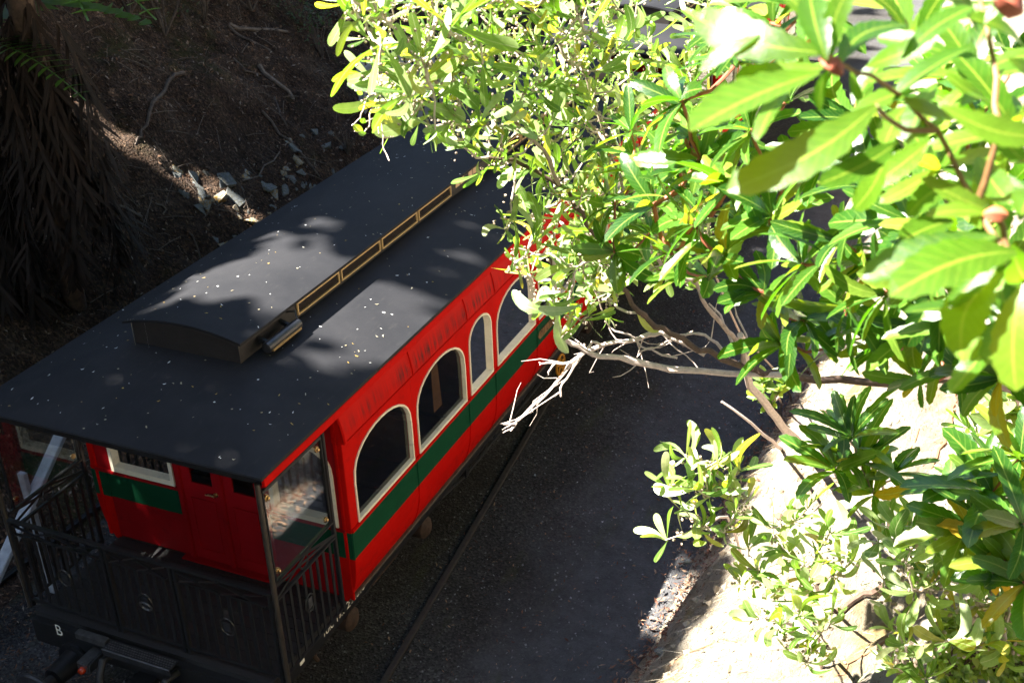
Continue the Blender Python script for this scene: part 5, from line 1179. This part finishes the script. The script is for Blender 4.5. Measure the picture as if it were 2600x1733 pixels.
# tree fern at the upper left
def frond_mesh(seed, dead):
    g = random.Random(seed); V, F, U = [], [], []
    n = 26; droop = g.uniform(.35, .6) if not dead else g.uniform(.1, .25)
    def c(t): return np.array([.05 * math.sin(3 * t + seed), t, .18 * math.sin(math.pi * t * .8) - droop * t * t])
    for i in range(2, n):
        t = i / n; p = c(t); d = nrm(c(t + .01) - c(t - .01)); L = .26 * math.sin(math.pi * (t * .88 + .08)) ** .8 * g.uniform(.85, 1.1)
        if dead and g.random() < .35: continue
        for sgn in (-1, 1):
            e = nrm(np.array([sgn, .45, -.25 * g.uniform(.2, 1)])) if not dead else nrm(np.array([sgn * g.uniform(.1, .6), 1.0, g.uniform(-.4, .4)])); w = np.cross(e, (0, 0, 1)); w = nrm(w) * (.026 if not dead else .012); k = len(V)
            V += [p - w, p + w, p + e * L * .55 + w * .9, p + e * L * .55 - w * .9, p + e * L + np.array([0, 0, -.04 * L])]; U += [(0, 0), (1, 0), (1, .5), (0, .5), (.5, 1)]
            F += [(k, k + 1, k + 2, k + 3), (k + 3, k + 2, k + 4)]
    for i in range(n):
        k = len(V); a, b = c(i / n), c((i + 1) / n); V += [a + (-.006, 0, 0), a + (.006, 0, 0), b + (.005, 0, 0), b + (-.005, 0, 0)]; U += [(.5, .5)] * 4; F.append((k, k + 1, k + 2, k + 3))
    me = bpy.data.meshes.new('frond'); me.from_pydata([tuple(q) for q in V], [], F); uv = me.uv_layers.new(name='UVMap'); idx = [i for f in F for i in f]; uv.data.foreach_set('uv', np.array(U, float)[idx].ravel()); return me
FR = [frond_mesh(k, False) for k in range(4)]; DF = [frond_mesh(20 + k, True) for k in range(4)]
for me in FR: me.materials.append(M['frond'])
for me in DF: me.materials.append(M['dead_frond'])
def tree_fern(crown, foot, label, nf, nd, L, az=None):
    o = empty('tree_fern', tuple(foot)); tag(o, label, 'tree fern', 'tree ferns on the hillside')
    Q = wiggle([foot - np.array([0, 0, .1]), foot * .5 + crown * .5 + np.array([.05, 0, 0]), crown], .02, rw, 4); MB().tube(Q, [.13 + rw.uniform(-.015, .015) for _ in Q], 10).build('trunk', M['bark_dark'], o, True)
    for k in range(nf + nd):
        de = k >= nf; a = (k * 2.39996) if az is None else rw.uniform(*az); pit = rw.uniform(.15, .75) if not de else rw.uniform(-1.5, -1.15)
        f = bpy.data.objects.new('dead_frond' if de else 'frond', rw.choice(DF if de else FR)); COL.objects.link(f); f.parent = o
        y = np.array([math.cos(a) * math.cos(pit), math.sin(a) * math.cos(pit), math.sin(pit)]); up = np.array([-math.cos(a) * math.sin(pit), -math.sin(a) * math.sin(pit), math.cos(pit)])
        m = leaf_mat4(crown - foot + (np.array([0, 0, -1.9 * rw.random() ** 1.3]) if de else 0), y, up, L * rw.uniform(.75, 1.1)); f.matrix_basis = Matrix(m.tolist())
cr = at(40, -60, 12.2); ft = np.array([cr[0] - .35, cr[1] + .15, 0]); ft[2] = float(hill_z(ft[0], ft[1]))
tree_fern(cr, ft, 'tree fern with green fronds over a skirt of brown dead fronds, upper left corner', 15, 46, 2.0)
cr = at(-150, 170, 12.6); ft = np.array([cr[0] - .3, cr[1] + .1, 0]); ft[2] = float(hill_z(ft[0], ft[1]))
tree_fern(cr, ft, 'tree fern at the left edge, mostly brown hanging dead fronds', 7, 44, 2.1)
# dark understory shrubs along the top of the hillside
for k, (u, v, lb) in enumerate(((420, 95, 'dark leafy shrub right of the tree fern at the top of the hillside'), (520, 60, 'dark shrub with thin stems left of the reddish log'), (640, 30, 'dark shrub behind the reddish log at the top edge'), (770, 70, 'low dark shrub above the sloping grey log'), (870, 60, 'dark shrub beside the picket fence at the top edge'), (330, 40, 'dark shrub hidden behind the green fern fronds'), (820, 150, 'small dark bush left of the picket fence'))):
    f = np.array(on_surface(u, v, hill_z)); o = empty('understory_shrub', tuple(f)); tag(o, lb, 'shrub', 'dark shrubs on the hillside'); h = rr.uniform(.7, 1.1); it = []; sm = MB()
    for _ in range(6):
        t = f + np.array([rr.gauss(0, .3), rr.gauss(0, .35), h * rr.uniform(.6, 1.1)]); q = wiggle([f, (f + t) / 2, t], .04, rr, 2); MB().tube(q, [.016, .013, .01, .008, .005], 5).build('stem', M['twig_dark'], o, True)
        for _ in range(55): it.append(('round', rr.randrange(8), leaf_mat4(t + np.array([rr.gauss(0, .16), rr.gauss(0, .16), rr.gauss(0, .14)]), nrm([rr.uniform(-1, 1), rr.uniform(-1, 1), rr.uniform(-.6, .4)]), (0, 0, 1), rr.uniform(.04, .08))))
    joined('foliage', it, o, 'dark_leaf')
# pale grass tuft by the far roof edge
tf = np.array(on_surface(885, 400, hill_z)); m_ = MB()
for _ in range(60):
    a = rr.uniform(0, 6.28); L = rr.uniform(.2, .45); t = tf + np.array([math.cos(a) * L * .5, math.sin(a) * L * .5, L]); m_.tube([tf, (tf + t) / 2 + np.array([0, 0, .05]), t], [.004, .003, .001], 3, False)
tag(m_.build('grass_tuft', M['twig_grey'], None), 'pale dry grass tuft beside the far left roof edge', 'grass')

# ------------------------------------------------------------------ picket fence, leaning timber
A = np.array(on_surface(928, 268, hill_z)); dr = nrm([RT[0], RT[1], 0]); fo = empty('picket_fence', tuple(A)); tag(fo, 'weathered white picket fence beyond the far left end of the carriage roof', 'fence')
for k in range(17):
    q = A + dr * .125 * k; zt = A[2] + .86 + rr.uniform(-.01, .01); nrmv = np.cross(dr, (0, 0, 1)); m_ = MB(); w2, t2 = .045, .011; zb = min(A[2] - .05, float(hill_z(q[0], q[1])) + .02) if k < 3 else A[2] - .3
    sec = [(-w2, zb), (w2, zb), (w2, zt - .05), (0, zt), (-w2, zt - .05)]
    m_.add([q + dr * a + nrmv * s_ * t2 + np.array([0, 0, z_ - q[2]]) for s_ in (-1, 1) for a, z_ in sec], [(0, 1, 2, 3, 4), (9, 8, 7, 6, 5)] + [(i, (i + 1) % 5, 5 + (i + 1) % 5, 5 + i) for i in range(5)]).build('picket', M['wood_white'], fo)
for zz_ in (.18, .62): MB().bar(A + np.array([0, 0, zz_]) + np.cross(dr, (0, 0, 1)) * .035 - dr * .08, A + dr * 2.1 + np.array([0, 0, zz_]) + np.cross(dr, (0, 0, 1)) * .035, .04, .07).build('fence_rail', M['wood_white'], fo)
for s_ in (-.02, 2.05): MB().bar(A + dr * s_ + np.cross(dr, (0, 0, 1)) * .10 + np.array([0, 0, -.6]), A + dr * s_ + np.cross(dr, (0, 0, 1)) * .10 + np.array([0, 0, .8]), .09, .09).build('fence_post', M['wood_white'], fo)
tb = empty('timber_barrier', (-2.2, .1, 0)); tag(tb, 'leaning weathered white timber beside the left of the end platform', 'barrier')
MB().bar((-2.2, 2.3, 2.06), (-2.2, .05, .28), .05, .12, (1, 0, 0)).build('leaning_beam', M['wood_white'], tb, bevel=.006)
MB().bar((-2.26, 1.10, -.05), (-2.26, 1.10, 1.35), .05, .08).build('post', M['wood_white'], tb, bevel=.005)
MB().bar((-2.27, .35, -.05), (-2.27, .35, .75), .05, .08).build('post', M['wood_white'], tb, bevel=.005)

# ------------------------------------------------------------------ petals and leaves lying on the roofs
V, F = [], []
for k in range(720):
    x = rr.uniform(-1.25, 1.25); y = rr.uniform(.05, 9.8) ; 
    top = abs(x) < .53 and y > .96
    if .53 <= abs(x) < .56 : continue
    def zr(a, b): return 3.2675 + .075 * (1 - (a / .545) ** 2) if (abs(a) < .54 and b > .94) else float(zroof(a, b))
    k0 = len(V)
    if rr.random() < .45:
        r = rr.choice((.003, .004, .005, .005, .006, .009)); V += [(x + r * math.cos(j * 1.0472), y + r * math.sin(j * 1.0472), zr(x, y) + .004) for j in range(6)]; F.append(tuple(range(k0, k0 + 6)))
    else:
        L = rr.uniform(.010, .036); a = rr.uniform(0, 6.28); cv = rr.uniform(-.3, .3); w = L * rr.uniform(.08, .18); pts = []
        for j in range(4):
            t = j / 3 - .5; ax = math.cos(a) * t * L - math.sin(a) * cv * L * (t * t * 4); ay = math.sin(a) * t * L + math.cos(a) * cv * L * (t * t * 4); ww = w * (1 - (2 * t) ** 2) + .0008
            for sg in (-1, 1): px, py = x + ax - sg * math.sin(a) * ww, y + ay + sg * math.cos(a) * ww; pts.append((px, py, zr(px, py) + .004 + .004 * abs(t)))
        V += pts; F += [(k0 + 2 * j, k0 + 2 * j + 1, k0 + 2 * j + 3, k0 + 2 * j + 2) for j in range(3)]
me = bpy.data.meshes.new('roof_litter'); me.from_pydata(V, [], F); tag(link('roof_litter', me, M['roof_litter']), 'white petals and dry curled leaves scattered over the black roof', 'leaf litter', None, 'stuff')
